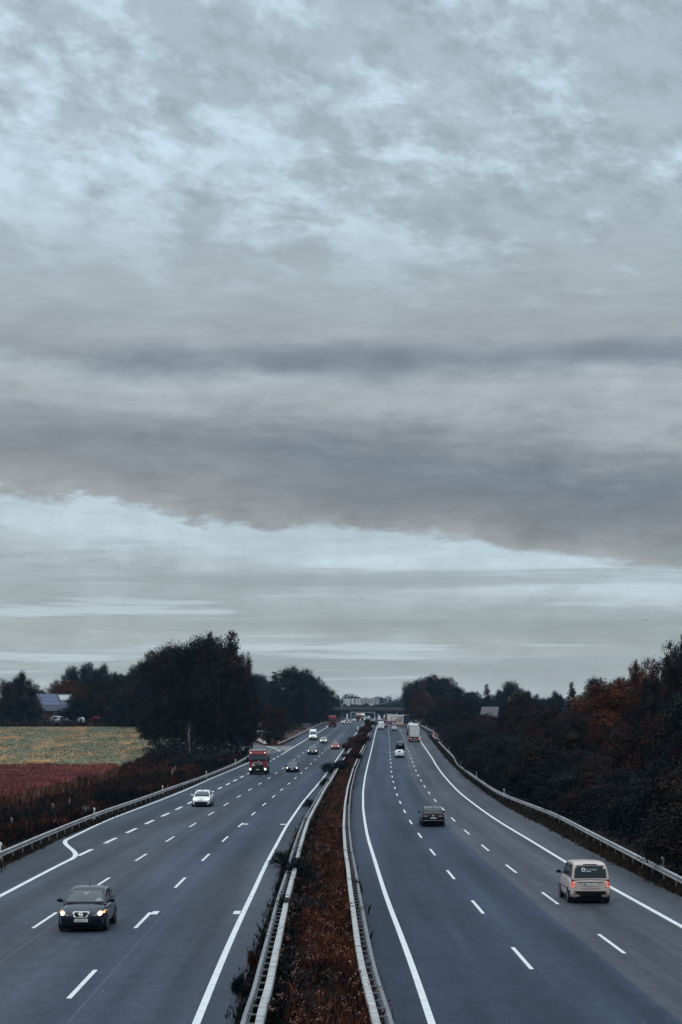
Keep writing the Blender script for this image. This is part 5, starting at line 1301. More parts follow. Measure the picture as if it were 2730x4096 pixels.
def body_mesh(S):
    mb = MB(); W2 = S['W'] / 2; rings = []
    for (y, zb, zt, wf) in S['st']:
        w_ = W2 * wf; h = zt - zb
        half = [(0, zb), (.55 * w_, zb), (.88 * w_, zb), (.975 * w_, zb + .10 * h), (w_, zb + .32 * h), (w_, zb + .62 * h), (.975 * w_, zb + .84 * h), (.92 * w_, zb + .97 * h), (.70 * w_, zt + .012), (.35 * w_, zt + .03), (0, zt + .035)]
        rings.append([(x, y, z) for x, z in half] + [(-x, y, z) for x, z in half[-2:0:-1]])
    mb.loft(rings, True, True)
    rf = max(z for y, z in S['prof']); bl = S['belt']; wb = W2 * 0.90; wt = S['roof']; rings = []
    for (y, z) in S['prof']:
        h = max(z - bl, -0.02); f = lambda q: wb + (wt - wb) * max(0, q - bl) / (rf - bl)
        half = [(wb, bl - .08), (wb, bl - .0), (f(bl + .35 * h), bl + .35 * h), (f(bl + .72 * h), bl + .72 * h), (f(z) - .01, bl + .93 * h), (f(z) * .9, z), (f(z) * .5, z + .02), (0, z + .028)]
        rings.append([(x, y, q) for x, q in half] + [(-x, y, q) for x, q in half[-2::-1]])
    n = len(rings[0]); vs = [p for r in rings for p in r]
    fs = [(j * n + i, j * n + i + 1, (j + 1) * n + i + 1, (j + 1) * n + i) for j in range(len(rings) - 1) for i in range(n - 1)]
    mb.add(vs, fs)
    return mb
BODY = {}
def body_for(style):
    if style not in BODY:
        o = body_mesh(STY[style]).build('body_' + style, None, None, smooth=True, subsurf=2)
        dg = bpy.context.evaluated_depsgraph_get(); dg.update()
        ev = o.evaluated_get(dg); me = bpy.data.meshes.new_from_object(ev)
        me.polygons.foreach_set('use_smooth', [True] * len(me.polygons))
        bvh = BVHTree.FromPolygons([v.co.copy() for v in me.vertices], [tuple(p.vertices) for p in me.polygons])
        bpy.data.objects.remove(o); BODY[style] = (me, bvh)
    return BODY[style]

class Fit:
    """shapes pressed onto a body's surface: front/rear outlines are (x, z), side outlines (y, z)"""
    def __init__(s, bvh, box=None): s.b = bvh
    def hit(s, side, p, off):
        if side in ('front', 'rear'):
            d = -1 if side == 'front' else 1
            o = Vector((p[0], -d * 20, p[1])); v = Vector((0, d, 0))
        else:
            d = -1 if side == 'right' else 1
            o = Vector((-d * 20, p[0], p[1])); v = Vector((d, 0, 0))
        h = s.b.ray_cast(o, v)
        if h[0] is None:
            h = s.b.find_nearest(Vector((p[0], (10 if side == 'front' else -10) , p[1])) if side in ('front', 'rear') else Vector((10 if side == 'right' else -10, p[0], p[1])))
            return h[0] - v * off
        return h[0] - v * off
    def poly(s, side, pts, off=0.012, nring=3):
        cx_ = sum(p[0] for p in pts) / len(pts); cz_ = sum(p[1] for p in pts) / len(pts)
        # refine edges
        q = []
        for i, p in enumerate(pts):
            r = pts[(i + 1) % len(pts)]; k = max(1, int(math.dist(p, r) / 0.18))
            q += [(p[0] + (r[0] - p[0]) * t / k, p[1] + (r[1] - p[1]) * t / k) for t in range(k)]
        mb = MB(); n = len(q); vs = [s.hit(side, (cx_, cz_), off)]
        for j in range(1, nring + 1):
            f = j / nring; vs += [s.hit(side, (cx_ + (p[0] - cx_) * f, cz_ + (p[1] - cz_) * f), off) for p in q]
        vs += [s.hit(side, p, -0.03) for p in q]
        fs = [(0, 1 + i, 1 + (i + 1) % n) for i in range(n)]
        for j in range(nring):
            a, b = 1 + j * n, 1 + (j + 1) * n
            fs += [(a + i, b + i, b + (i + 1) % n, a + (i + 1) % n) for i in range(n)]
        mb.add(vs, fs); return mb
    def text(s, side, txt, size, x, z, off=0.03, squeeze=1.0):
        vs, fs = text_mesh(txt, size); mb = MB(); f = -1 if side == 'front' else 1
        base = s.hit(side, (x, z), off)
        out = []
        for a, b, _ in vs:
            if side in ('front', 'rear'): out.append((x + f * a * squeeze, base.y, z + b))
            else: out.append((base.x, x + (1 if side == 'right' else -1) * a * squeeze, z + b))
        mb.add(out, fs); return mb
def mir(pts): return [(-x, z) for x, z in pts]
def rect(x0, x1, z0, z1): return [(x0, z0), (x1, z0), (x1, z1), (x0, z1)]
def disc(x, z, r, n=14, sx_=1.0): return [(x + sx_ * r * math.cos(2 * PI * i / n), z + r * math.sin(2 * PI * i / n)) for i in range(n)]

WH = {}
def wheel_meshes(r, w_):
    k = (round(r, 3), round(w_, 3))
    if k not in WH:
        mb = MB(); prof = [(0.60, .45), (.9, .5), (1, .36), (1, -.36), (.9, -.5), (.60, -.45)]
        rings = [[(w_ * q, r * p * math.cos(2 * PI * i / 22), r * p * math.sin(2 * PI * i / 22)) for p, q in prof] for i in range(23)]
        mb.loft(rings, True, False); o = mb.build('tyre', tyre, smooth=True); a = o.data; bpy.data.objects.remove(o)
        mb = MB(); mb.cyl((-w_ * .30, 0, 0), (w_ * .36, 0, 0), r * .63, n=20)
        for i in range(6):
            t = 2 * PI * i / 6; mb.box((w_ * .38, r * .34 * math.cos(t), r * .34 * math.sin(t)), (w_ * .14, r * .10, r * .5), Matrix.Rotation(t - PI / 2, 3, 'X'))
        mb.cyl((w_ * .3, 0, 0), (w_ * .47, 0, 0), r * .16, n=10)
        o = mb.build('rim', rimm); b = o.data; bpy.data.objects.remove(o); WH[k] = (a, b)
    return WH[k]
def wheel(root, x, y, r, w_):
    a, b = wheel_meshes(r, w_)
    o = bpy.data.objects.new('wheel', a); COL.objects.link(o); o.parent = root; o.location = (x, y, r)
    if x < 0: o.rotation_euler = (0, 0, PI)
    c = bpy.data.objects.new('rim', b); COL.objects.link(c); c.parent = o
def part(mb, name, m, parent, **k): return mb.build(name, m, parent, **k)

def slope_at(g, z): return float((np.interp(z + 4, ZG, g) - np.interp(z - 4, ZG, g)) / 8)
def place(side, px, row, L, z=None):
    z0 = z if z else zinv(row, side); g = L1 if side == 'L' else R1
    s = slope_at(g, z0 + L / 2); X = px2X(px, z0) + s * L / 2; zc = z0 + L / 2
    yaw = -math.atan(s) + (PI if side == 'L' else 0)
    hz = roadz(side, zc) + 0.004; pitch = math.atan((roadz(side, zc + 3) - roadz(side, zc - 3)) / 6)
    return X, zc, hz, yaw, pitch if side == 'R' else -pitch

def plate(root, F_, side, x, z, w_=0.52, h=0.11, txt='BO S 17'):
    p = part(F_.poly(side, rect(x - w_ / 2, x + w_ / 2, z - h / 2, z + h / 2), 0.025, 1), 'number_plate', plate_m, root)
    xb = (x - w_ / 2, x - w_ / 2 + 0.05) if side == 'rear' else (x + w_ / 2 - 0.05, x + w_ / 2)
    part(F_.poly(side, rect(*xb, z - h / 2, z + h / 2), 0.029, 1), 'country_strip', plate_b, p)
    if txt: part(F_.text(side, txt, 0.10, x + (0.02 if side == 'rear' else -0.02), z, 0.034, 0.9), 'lettering', ink, p)

def car(name, label, cat, style, paint, side, px, row, lights='w', txt='', detail=1, group=None, roofm=None, wr=0.32, extra=None, sc=1.0, low=None):
    S = STY[style]; L = S['L']; W2 = S['W'] / 2
    X, zc, hz, yaw, pitch = place(side, px, row, L * sc)
    root = empty(name, (X, zc, hz), yaw, label, cat, group); root.rotation_euler = (pitch, 0, yaw); root.scale = (sc, sc, sc)
    me, bvh = body_for(style); Fp = Fit(bvh); extra_cowl = (low or {}).get('cowl', False)
    o = bpy.data.objects.new('body', me); COL.objects.link(o); o.parent = root
    if not me.materials: me.materials.append(PT['white'])
    o.material_slots[0].link = 'OBJECT'; o.material_slots[0].material = PT[paint]
    pr = S['prof']; bl = S['belt']; rf = max(z for y, z in pr); wt = S['roof']; wb = W2 * 0.90
    wz = lambda z: wb + (wt - wb) * (z - bl) / (rf - bl)
    # windscreen and rear window
    zt_ = rf - 0.11; zb_ = bl + 0.06
    if style == 'van': zt_ = 2.05; zb_ = 1.36
    if style == 'mini': zt_ = 1.66; zb_ = 1.16
    part(Fp.poly('front', [(-wz(zb_) + .07, zb_), (wz(zb_) - .07, zb_), (wz(zt_) - .08, zt_), (-wz(zt_) + .08, zt_)], 0.012, 6), 'windscreen', gls_f, root)
    if detail > 1 and side == 'L' and not extra_cowl: part(Fp.poly('front', [(-wz(zb_) + .07, zb_ - .06), (wz(zb_) - .07, zb_ - .06), (wz(zb_) - .07, zb_ - .005), (-wz(zb_) + .07, zb_ - .005)], 0.012, 3), 'cowl', blk, root)
    if style != 'van':
        zr0, zr1 = (bl + .05, rf - .14) if style != 'mini' else (1.13, 1.68)
        part(Fp.poly('rear', [(-wz(zr0) + .10, zr0), (wz(zr0) - .10, zr0), (wz(zr1) - .07, zr1), (-wz(zr1) + .07, zr1)], 0.010, 5), 'rear_window', gls, root)
    # side windows
    def yat(z, front):
        ys = [y for y, q in pr]; zs2 = [q for y, q in pr]; k = max(range(len(zs2)), key=lambda i: zs2[i])
        if front: return float(np.interp(z, zs2[:k + 1], ys[:k + 1]))
        return float(np.interp(z, zs2[k:][::-1], ys[k:][::-1]))
    za, zb2 = bl + .05, rf - .15
    if style == 'van': za, zb2 = 1.42, 2.0
    yf0, yf1, yr0, yr1 = yat(za, True) - .16, yat(zb2, True) - .13, yat(za, False) + .24, yat(zb2, False) + .20
    if style == 'van': yr0 = yr1 = 0.55
    ym = (yf0 + yr0) / 2 - 0.05
    segs = [((yf0, yf1), (ym + .04, ym + .04)), ((ym - .04, ym - .04), (yr0, yr1))] if style != 'van' else [((yf0, yf1), (yr0, yr1))]
    for sd in ('left', 'right'):
        for (f0, f1), (b0, b1) in segs:
            part(Fp.poly(sd, [(f0, za), (b0, za), (b1, zb2), (f1, zb2)], 0.008, 3), 'side_window', gls, root)
    # wheels and arches
    yfw, yrw = L / 2 - 0.88 * (1 if L < 5 else 1.1), -L / 2 + 0.82 * (1 if L < 5 else 1.25)
    for y in (yfw, yrw):
        for s in (-1, 1):
            part(Fp.poly('right' if s > 0 else 'left', [(y + (wr + .055) * math.cos(t), wr + (wr + .055) * math.sin(t)) for t in np.linspace(-0.35, PI + 0.35, 16)], 0.006, 3), 'wheel_arch', blk, root)
            wheel(root, s * (W2 - .085), y, wr, 0.21)
    mb = MB(); mb.box((0, 0, 0.20), (S['W'] * .84, L * .88, 0.20)); part(mb, 'underbody', blk, root)
    # mirrors
    ymr = yf0 - 0.05
    for s in (-1, 1):
        mb = MB(); mb.ell((s * (W2 + .09), ymr, bl + .10), (.115, .075, .085) if style != 'van' else (.12, .09, .17), 10, 6)
        mb.box((s * (W2 - .01), ymr, bl + .05), (.14, .05, .05)); part(mb, 'wing_mirror', (low or {}).get('mirror', PT[paint]), root, smooth=True)
    # front
    if side == 'L':
        lm = lampw if lights == 'w' else (lampc if lights == 'c' else lampd)
        zl = S['st'][-3][2] - 0.12
        out = low['lamp'] if low and 'lamp' in low else [(W2 * .58, zl - .05), (W2 * .86, zl - .04), (W2 * .88, zl + .08), (W2 * .72, zl + .07)]
        for s in (1, -1):
            p = [(s * x, z) for x, z in out]
            hl = part(Fp.poly('front', p, 0.014, 2), 'headlight', lampd if lights == 'w' else lm, root)
            if lights == 'w':
                cx_ = sum(q[0] for q in p) / len(p); cz_ = sum(q[1] for q in p) / len(p)
                part(Fp.poly('front', disc(cx_ + s * .01, cz_, .07 if wr < .345 else .085), 0.03, 2), 'lamp', lampw, hl)
                if detail > 1: part(Fp.poly('front', disc(cx_ + s * .13, cz_ + .03, .045), 0.03, 1), 'indicator', amber, hl)
        if not (low and low.get('nogrille')):
            part(Fp.poly('front', [(-.42, zl - .06), (.42, zl - .06), (.46, zl + .05), (-.46, zl + .05)], 0.012, 2), 'grille', blk, root)
        part(Fp.poly('front', [(-.70, .24), (.70, .24), (.62, .40), (-.62, .40)], 0.012, 3), 'lower_grille', blk, root)
        plate(root, Fp, 'front', 0, (low or {}).get('plate', zl - .17), txt=txt)
        if detail == 1: part(Fp.poly('front', disc(0, zl, .06), 0.02, 1), 'badge', chrome, root)
    else:
        zt2 = bl - .12; tm = taill if lights == 'lit' else tail
        out = low['tail'] if low and 'tail' in low else [(W2 * .52, zt2 - .05), (W2 * .90, zt2 - .06), (W2 * .90, zt2 + .08), (W2 * .56, zt2 + .06)]
        for s in (1, -1): part(Fp.poly('rear', [(s * x, z) for x, z in out], 0.014, 2), 'tail_light', tm, root)
        part(Fp.poly('rear', [(-W2 * .80, .27), (W2 * .80, .27), (W2 * .84, .46), (-W2 * .84, .46)], 0.012, 3), 'lower_bumper', blk, root)
        plate(root, Fp, 'rear', 0, (low or {}).get('plate', zt2 - .06), txt=txt)
        part(Fp.poly('rear', disc(0, (low or {}).get('badge', zt2 + .07), .055), 0.02, 1), 'badge', chrome, root)
    if extra: extra(root, Fp, S)
    return root

# --- navy hatchback, nearest on the left
def ex_hatch(r, Fp, S):
    tr = [(-.27, .735), (-.295, .68), (-.24, .56), (-.17, .52), (.17, .52), (.24, .56), (.295, .68), (.27, .735)]
    g = part(Fp.poly('front', tr, 0.016, 2), 'grille', chrome, r)
    part(Fp.poly('front', [(x * .83, .632 + (z - .632) * .74) for x, z in tr], 0.024, 2), 'mesh', blk, g)
    for (x0, z0, x1, z1) in ((-.075, .675, .06, .70), (-.075, .62, .075, .645), (-.06, .565, .075, .59)):
        part(Fp.poly('front', [(-x0, z0), (-x1, z0), (-x1 - .0, z1), (-x0, z1)], 0.033, 1), 'emblem', chrome, g)
    part(Fp.poly('front', [(.04, .59), (.075, .59), (.06, .70), (.04, .66)], 0.033, 1), 'emblem', chrome, g) if False else None
    for (x0, z0, z1) in ((.038, .63, .69), (-.075, .575, .635)):
        part(Fp.poly('front', rect(x0, x0 + .037, z0, z1), 0.0325, 1), 'emblem', chrome, g)
    mb = MB(); mb.cyl((0.0, -.55, 1.46), (0.02, -.66, 1.51), .03, .018, 8); mb.tube([(0.02, -.66, 1.5), (0.02, -.80, 1.66), (0.02, -.95, 1.78)], [.008, .006, .004], 5); part(mb, 'aerial', blk, r)
    mb = Fp.poly('front', [(-.13, 1.30), (.13, 1.30), (.11, 1.255), (.03, 1.25), (.02, 1.19), (-.02, 1.19), (-.03, 1.25), (-.11, 1.255)], 0.024, 1); part(mb, 'rear_view_mirror', mat('windscreen_pale_grey', (0.20, 0.21, 0.205), 0.4), r)
    part(Fp.poly('front', [(-.60, 1.00), (-.36, 1.00), (-.38, 1.06), (-.47, 1.13), (-.58, 1.08)], 0.024, 1), 'painted_seat_reflection', mat('windscreen_pale_grey', (0.20, 0.21, 0.205)), r)  # pale patch paints a seat's reflection onto the windscreen
    part(Fp.poly('front', [(-.86, .21), (.86, .21), (.84, .50), (-.84, .50)], 0.013, 5), 'bumper', blk, r)
car('hatchback_car', 'dark navy hatchback nearest the viewer on the left carriageway, headlights on', 'car', 'hatch', 'navy', 'L', 323, 3731, 'w', 'BO S 17', 2, extra=ex_hatch,
    low={'lamp': [(.42, .60), (.66, .585), (.84, .64), (.80, .74), (.68, .755), (.56, .70)], 'nogrille': True, 'plate': .43})
# --- white electric hatchback
def ex_ev(r, Fp, S):
    part(Fp.poly('front', [(-.44, .735), (.44, .735), (.44, .75), (-.44, .75)], 0.014, 1), 'light_strip', mat('strip_grey', (0.35, 0.36, 0.37)), r)
    part(Fp.poly('front', disc(0, .735, .065), 0.022, 1), 'badge', mat('strip_grey', (0.35, 0.36, 0.37)), r)
    part(Fp.poly('front', [(-.80, .36), (-.55, .27), (.55, .27), (.80, .36), (.80, .50), (.45, .455), (-.45, .455), (-.80, .50)], 0.014, 4), 'lower_grille', blk, r)
    part(Fp.poly('front', [(-.66, 1.0), (.66, 1.0), (.65, 1.045), (-.65, 1.045)], 0.013, 3), 'wiper_panel', blk, r)
    part(Fp.poly('front', [(-.07, 1.44), (.07, 1.44), (.06, 1.38), (-.06, 1.38)], 0.024, 1), 'sensor', blk, r)
car('electric_car', 'white compact hatchback with bright white headlights and black roof edge, left carriageway', 'car', 'hatch', 'white', 'L', 804, 3228, 'c', 'HAM E 3', 2, extra=ex_ev, sc=1.03,
    low={'lamp': [(.44, .72), (.56, .64), (.82, .65), (.86, .74), (.76, .80), (.50, .76)], 'nogrille': True, 'plate': .56})
car('saloon_car', 'dark grey saloon just right of the red tipper truck, headlights on', 'car', 'saloon', 'dark', 'L', 1168, 3090, 'w', 'UN K 21', low={'plate': .44})
car('estate_car', 'dark green-grey boxy estate behind the dark saloon, headlights on', 'car', 'estate', 'green', 'L', 1249.8, 3018.6, 'w', 'DO V 7')
def ex_van(r, Fp, S):
    part(Fp.poly('front', [(-.55, .84), (0, .78), (.55, .84), (.55, .90), (0, .85), (-.55, .90)], 0.016, 2), 'front_slot', blk, r)
    part(Fp.poly('front', [(-.88, .36), (.88, .36), (.90, .66), (-.90, .66)], 0.013, 4), 'bumper', blk, r)
car('panel_van', 'white high-roofed van with dark bumper driving on the shoulder side, headlights on', 'van', 'van', 'white', 'L', 1251.6, 2960.6, 'w', 'MS 81', wr=.35, extra=ex_van, low={'plate': .52, 'nogrille': True, 'lamp': [(.56, .84), (.84, .86), (.86, 1.04), (.70, 1.0)], 'mirror': blk})
car('small_car', 'silver-white small car between the white van and the red car', 'car', 'hatch', 'silver', 'L', 1294, 2973.6, 'w', 'HM 5', sc=.95)
car('hatchback_car', 'red hatchback with headlights on in the lane beside the median', 'car', 'hatch', 'red', 'L', 1342, 2998, 'w', 'K 44', sc=.98)
G_O = 'distant oncoming cars'
for (px, row, st_, pt, lab) in [
    (1372.5, 2895.7, 'estate', 'silver', 'silver car with headlights on just right of the tall red lorry'),
    (1396.8, 2898.6, 'saloon', 'black', 'black car with headlights on in the lane nearest the median, far left carriageway'),
    (1389, 2888, 'mini', 'grey', 'dark grey car directly behind the silver one beside the red lorry'),
    (1419.6, 2885, 'saloon', 'silver', 'pale car running alone before the red and white lorry'),
    (1441.6, 2882.3, 'estate', 'grey', 'grey car with headlights on right of the red and white lorry'),
    (1452.5, 2880.6, 'hatch', 'grey', 'small grey car close behind the grey one right of the lorry'),
    (1457, 2875.5, 'van', 'white', 'distant white van under the gantry with headlights on'),
    (1468.5, 2881.6, 'hatch', 'black', 'dark car with lights on nearest the median under the bridge'),
    (1468, 2876.6, 'hatch', 'silver', 'farthest pale car between the white van and the median'),
    (1476.5, 2875.2, 'mini', 'silver', 'farthest silver people carrier beside the median bushes')]:
    car('panel_van' if st_ == 'van' else 'oncoming_car', lab, 'van' if st_ == 'van' else 'car', st_, pt, 'L', px, row, 'w', '', 1, G_O)

# --- right carriageway
def ex_taxi(r, Fp, S):
    part(Fp.poly('rear', disc(-.30, 1.49, .088, 18), 0.022, 1), 'window_emblem', wht, r)
    part(Fp.poly('rear', disc(-.30, 1.49, .045, 10), 0.028, 1), 'emblem_centre', blk, r)
    part(Fp.text('rear', 'HÜLSMEIERS', 0.095, .06, 1.495, 0.03, 0.95), 'lettering', wht, r)
    part(Fp.poly('rear', rect(-.19, .04, 1.405, 1.425), 0.022, 1), 'underline', wht, r)
    part(Fp.poly('rear', [(-.58, .93), (.58, .93), (.58, .955), (-.58, .955)], 0.014, 2), 'handle_strip', blk, r)
    part(Fp.poly('rear', [(-.50, .91), (.50, .91), (.34, .77), (-.34, .77)], 0.010, 2), 'plate_recess', mat('recess_beige', (0.50, 0.40, 0.33), 0.5), r)
    part(Fp.poly('rear', rect(-.40, .40, .655, .68), 0.014, 2), 'trim_groove', mat('groove_grey', (0.22, 0.19, 0.2)), r)
    part(Fp.poly('rear', [(-.30, 1.70), (.30, 1.70), (.30, 1.735), (-.30, 1.735)], 0.014, 2), 'brake_light', blk, r)
    part(Fp.poly('rear', [(-.88, .24), (.88, .24), (.90, .56), (-.90, .56)], 0.016, 4), 'bumper', blk, r)
    for s in (-1, 1):
        part(Fp.poly('rear', rect(s * .70 - .14, s * .70 + .14, .395, .42), 0.03, 1), 'reflector', tail, r)
        x = s * .80
        for (a, b) in ((.74, .81), (.84, .87), (.90, .96)):
            part(Fp.poly('rear', [(x - .075, a), (x + .075, a), (x + .07, b), (x - .07, b)], 0.026, 1), 'lit_bar', taill, r)
    for sd in ('left', 'right'): part(Fp.poly(sd, rect(-2.12, -1.70, .24, .57), 0.012, 2), 'bumper_corner', blk, r)
    for y in (.45, -.5): part(Fp.poly('left', rect(y - .10, y + .10, .98, 1.01), 0.02, 1), 'door_handle', blk, r)
    part(Fp.poly('left', rect(-1.5, 1.2, .62, .645), 0.012, 2), 'side_trim', blk, r)
car('taxi_van', 'beige compact people carrier with dark rear window lettering, nearest on the right carriageway', 'taxi', 'mini', 'beige', 'R', 2363, 3616, 'dim', 'UN HM 21', 2, extra=ex_taxi,
    low={'tail': [(.70, .70), (.885, .70), (.885, 1.04), (.715, 1.04)], 'plate': .85, 'badge': 1.03, 'mirror': blk})
def ex_alltrack(r, Fp, S):
    part(Fp.poly('rear', [(-.82, .48), (.82, .48), (.82, .51), (-.82, .51)], 0.022, 4), 'chrome_strip', chrome, r)
    for s in (-1, 1):
        part(Fp.poly('rear', rect(s * .52 - .16, s * .52 + .16, .44, .465), 0.024, 1), 'reflector', tail, r)
        part(Fp.poly('rear', rect(s * .55 - .14, s * .55 + .14, .775, .79), 0.024, 1), 'lamp_edge', chrome, r)
        mb = MB(); mb.tube([(s * .58, .25, 1.49), (s * .60, 0, 1.54), (s * .62, -.9, 1.555), (s * .62, -1.6, 1.52), (s * .61, -1.75, 1.46)], [.018] * 5, 6); part(mb, 'roof_rail', chrome, r)
    mb = MB(); mb.box((0.02, -1.5, 1.55), (.04, .12, .07)); part(mb, 'aerial_fin', blk, r)
car('estate_car', 'dark blue-black estate with chrome bumper strip and roof rails, middle lane of the right carriageway', 'car', 'estate', 'dark', 'R', 1733.6, 3307, 'dim', 'UN JA 206', 2, extra=ex_alltrack, wr=.34,
    low={'tail': [(.44, .78), (.83, .78), (.83, .90), (.46, .885)], 'plate': .68, 'badge': .855})
car('hatchback_car', 'white hatchback with red tail lights directly behind the dark off-roader', 'car', 'hatch', 'white', 'R', 1598.5, 3031.5, 'dim', '', sc=1.0, low={'tail': [(.40, .80), (.86, .79), (.86, .90), (.44, .88)]})
car('offroad_car', 'dark blue off-roader directly in front of the white hatchback', 'car', 'suv', 'dark', 'R', 1601.6, 2996.5, 'dim', 'HA S 1', low={'tail': [(.60, .93), (.84, .93), (.84, 1.01), (.62, 1.01)]})
car('saloon_car', 'silver-grey saloon in the middle lane left of the decorated lorry', 'car', 'saloon', 'silver', 'R', 1578, 2923.8, 'dim', '')
G_T = 'cars queueing ahead on the right carriageway'
for (px, row, st_, pt, lt, lab) in [
    (1577, 2910.5, 'estate', 'grey', 'dim', 'grey estate right ahead of the silver saloon'),
    (1571, 2898, 'suv', 'dark', 'lit', 'dark off-roader with red lights two cars ahead of the silver saloon'),
    (1563.5, 2889.5, 'suv', 'navy', 'dim', 'dark blue car third ahead of the silver saloon, before the lorry queue'),
    (1555.5, 2882.5, 'hatch', 'red', 'lit', 'small car with glowing red lights at the head of the middle lane queue'),
    (1541.5, 2911, 'hatch', 'black', 'lit', 'black car half hidden by the white delivery van'),
    (1536, 2890.6, 'suv', 'black', 'lit', 'black off-roader in the left lane ahead of the white delivery van'),
    (1540.5, 2882, 'hatch', 'red', 'lit', 'red car in the left lane under the bridge'),
    (1541.5, 2878, 'van', 'white', 'dim', 'farthest white van in the left lane under the bridge'),
    (1568, 2888, 'hatch', 'grey', 'lit', 'grey car squeezed beside the decorated lorry')]:
    car('panel_van' if st_ == 'van' else 'queueing_car', lab, 'van' if st_ == 'van' else 'car', st_, pt, 'R', px, row, lt, '', 1, G_T)
def ex_vanrear(r, Fp, S):
    part(Fp.poly('rear', rect(-.008, .008, .6, 2.4), 0.012, 2), 'door_gap', blk, r)
    part(Fp.poly('rear', rect(-.45, .45, .78, .86), 0.014, 2), 'handle', mat('van_trim', (0.1, 0.05, 0.05)), r)
    part(Fp.poly('rear', rect(.1, .55, 1.75, 1.95), 0.014, 2), 'picture_sticker', mat('sticker', (0.45, 0.38, 0.33), var=0.5, vscale=9), r)
car('panel_van', 'white delivery van seen from behind in the left lane of the right carriageway', 'van', 'van', 'white', 'R', 1525.5, 2919, 'lit', '', wr=.35, extra=ex_vanrear, low={'tail': [(.86, .98), (.985, .98), (.985, 1.3), (.88, 1.3)], 'plate': .62, 'badge': 1.1})

# --- lorries
def lorry_base(name, label, side, px, row, L, z=None, group=None):
    X, zc, hz, yaw, pitch = place(side, px, row, L, z)
    r = empty(name, (X, zc, hz), yaw, label, 'lorry', group); r.rotation_euler = (pitch, 0, yaw); return r
def cab(r, y1, m, roof_z, W=2.5, Lc=2.1, lit=True, txt='', detail=0):
    y0 = y1 - Lc; w2 = W / 2
    mb = MB(); rings = []
    for (y, z1, wf) in ((y0, roof_z, 1), (y1 - .7, roof_z, 1), (y1 - .28, roof_z - .12, .985), (y1 - .08, roof_z - .5, .97), (y1, roof_z - 1.15, .96)):
        w_ = w2 * wf; rings.append([(-w_, y, .85), (w_, y, .85), (w_, y, z1 - .16), (w_ - .16, y, z1), (-w_ + .16, y, z1), (-w_, y, z1 - .16)])
    mb.loft(rings, True, True)
    body = mb.build('cab', m, r, bevel=.05)
    bv = BVHTree.FromPolygons([Vector(v) for v in mb.v], [f for f in mb.f]); Fp = Fit(bv)
    zw0, zw1 = (1.95, 2.72) if roof_z < 3.3 else (1.95, 2.70)
    part(Fp.poly('front', [(-w2 * .88, zw0), (w2 * .88, zw0), (w2 * .86, zw1), (-w2 * .86, zw1)], 0.02, 4), 'windscreen', gls_f, r)
    part(Fp.poly('front', [(-w2 * .88, zw0), (w2 * .88, zw0), (w2 * .88, zw0 + .14), (-w2 * .88, zw0 + .14)], 0.03, 2), 'wiper_panel', blk, r)
    part(Fp.poly('front', [(-w2 * .90, zw1 + .0), (w2 * .90, zw1 + .0), (w2 * .92, zw1 + .22), (-w2 * .92, zw1 + .22)], 0.05, 2), 'sun_visor', mat('visor_dark', (0.02, 0.025, 0.04), 0.3), r)
    part(Fp.poly('front', [(-w2 * .62, 1.02), (w2 * .62, 1.02), (w2 * .56, 1.62), (-w2 * .56, 1.62)], 0.02, 3), 'grille', blk, r)
    mb = MB(); mb.box((0, y1 - .1, .68), (W * .985, .5, .75)); part(mb, 'bumper', blk, r, bevel=.06)
    for s in (-1, 1):
        mb = MB(); mb.box((s * w2 * .84, y1 + .16, .80), (.34, .05, .20)); hl = part(mb, 'headlight', lampd, r)
        if lit:
            mb = MB(); mb.cyl((s * w2 * .85, y1 + .15, .80), (s * w2 * .85, y1 + .215, .80), .13, n=14); part(mb, 'lamp', lampc if detail else lampw, hl)
        mb = MB(); mb.box((s * (w2 + .20), y1 - .05, 2.15), (.24, .12, .80)); mb.box((s * (w2 + .05), y1 - .08, 2.60), (.3, .05, .05)); part(mb, 'wing_mirror', blk, r, bevel=.03)
        part(Fp.poly('right' if s > 0 else 'left', rect(y1 - 1.45, y1 - .55, 1.85, 2.6), 0.01, 2), 'side_window', gls, r)
    mb = MB(); mb.box((0, y1 + .165, .74), (.52, .03, .11)); part(mb, 'number_plate', plate_m, r)
    for s in (-1, 1): wheel(r, s * (w2 - .16), y1 - 1.25, .5, .3)
    mb = MB(); mb.box((0, y1 - 1.1, .75), (W * .8, 1.9, .5)); part(mb, 'chassis_front', blk, r)
    return Fp
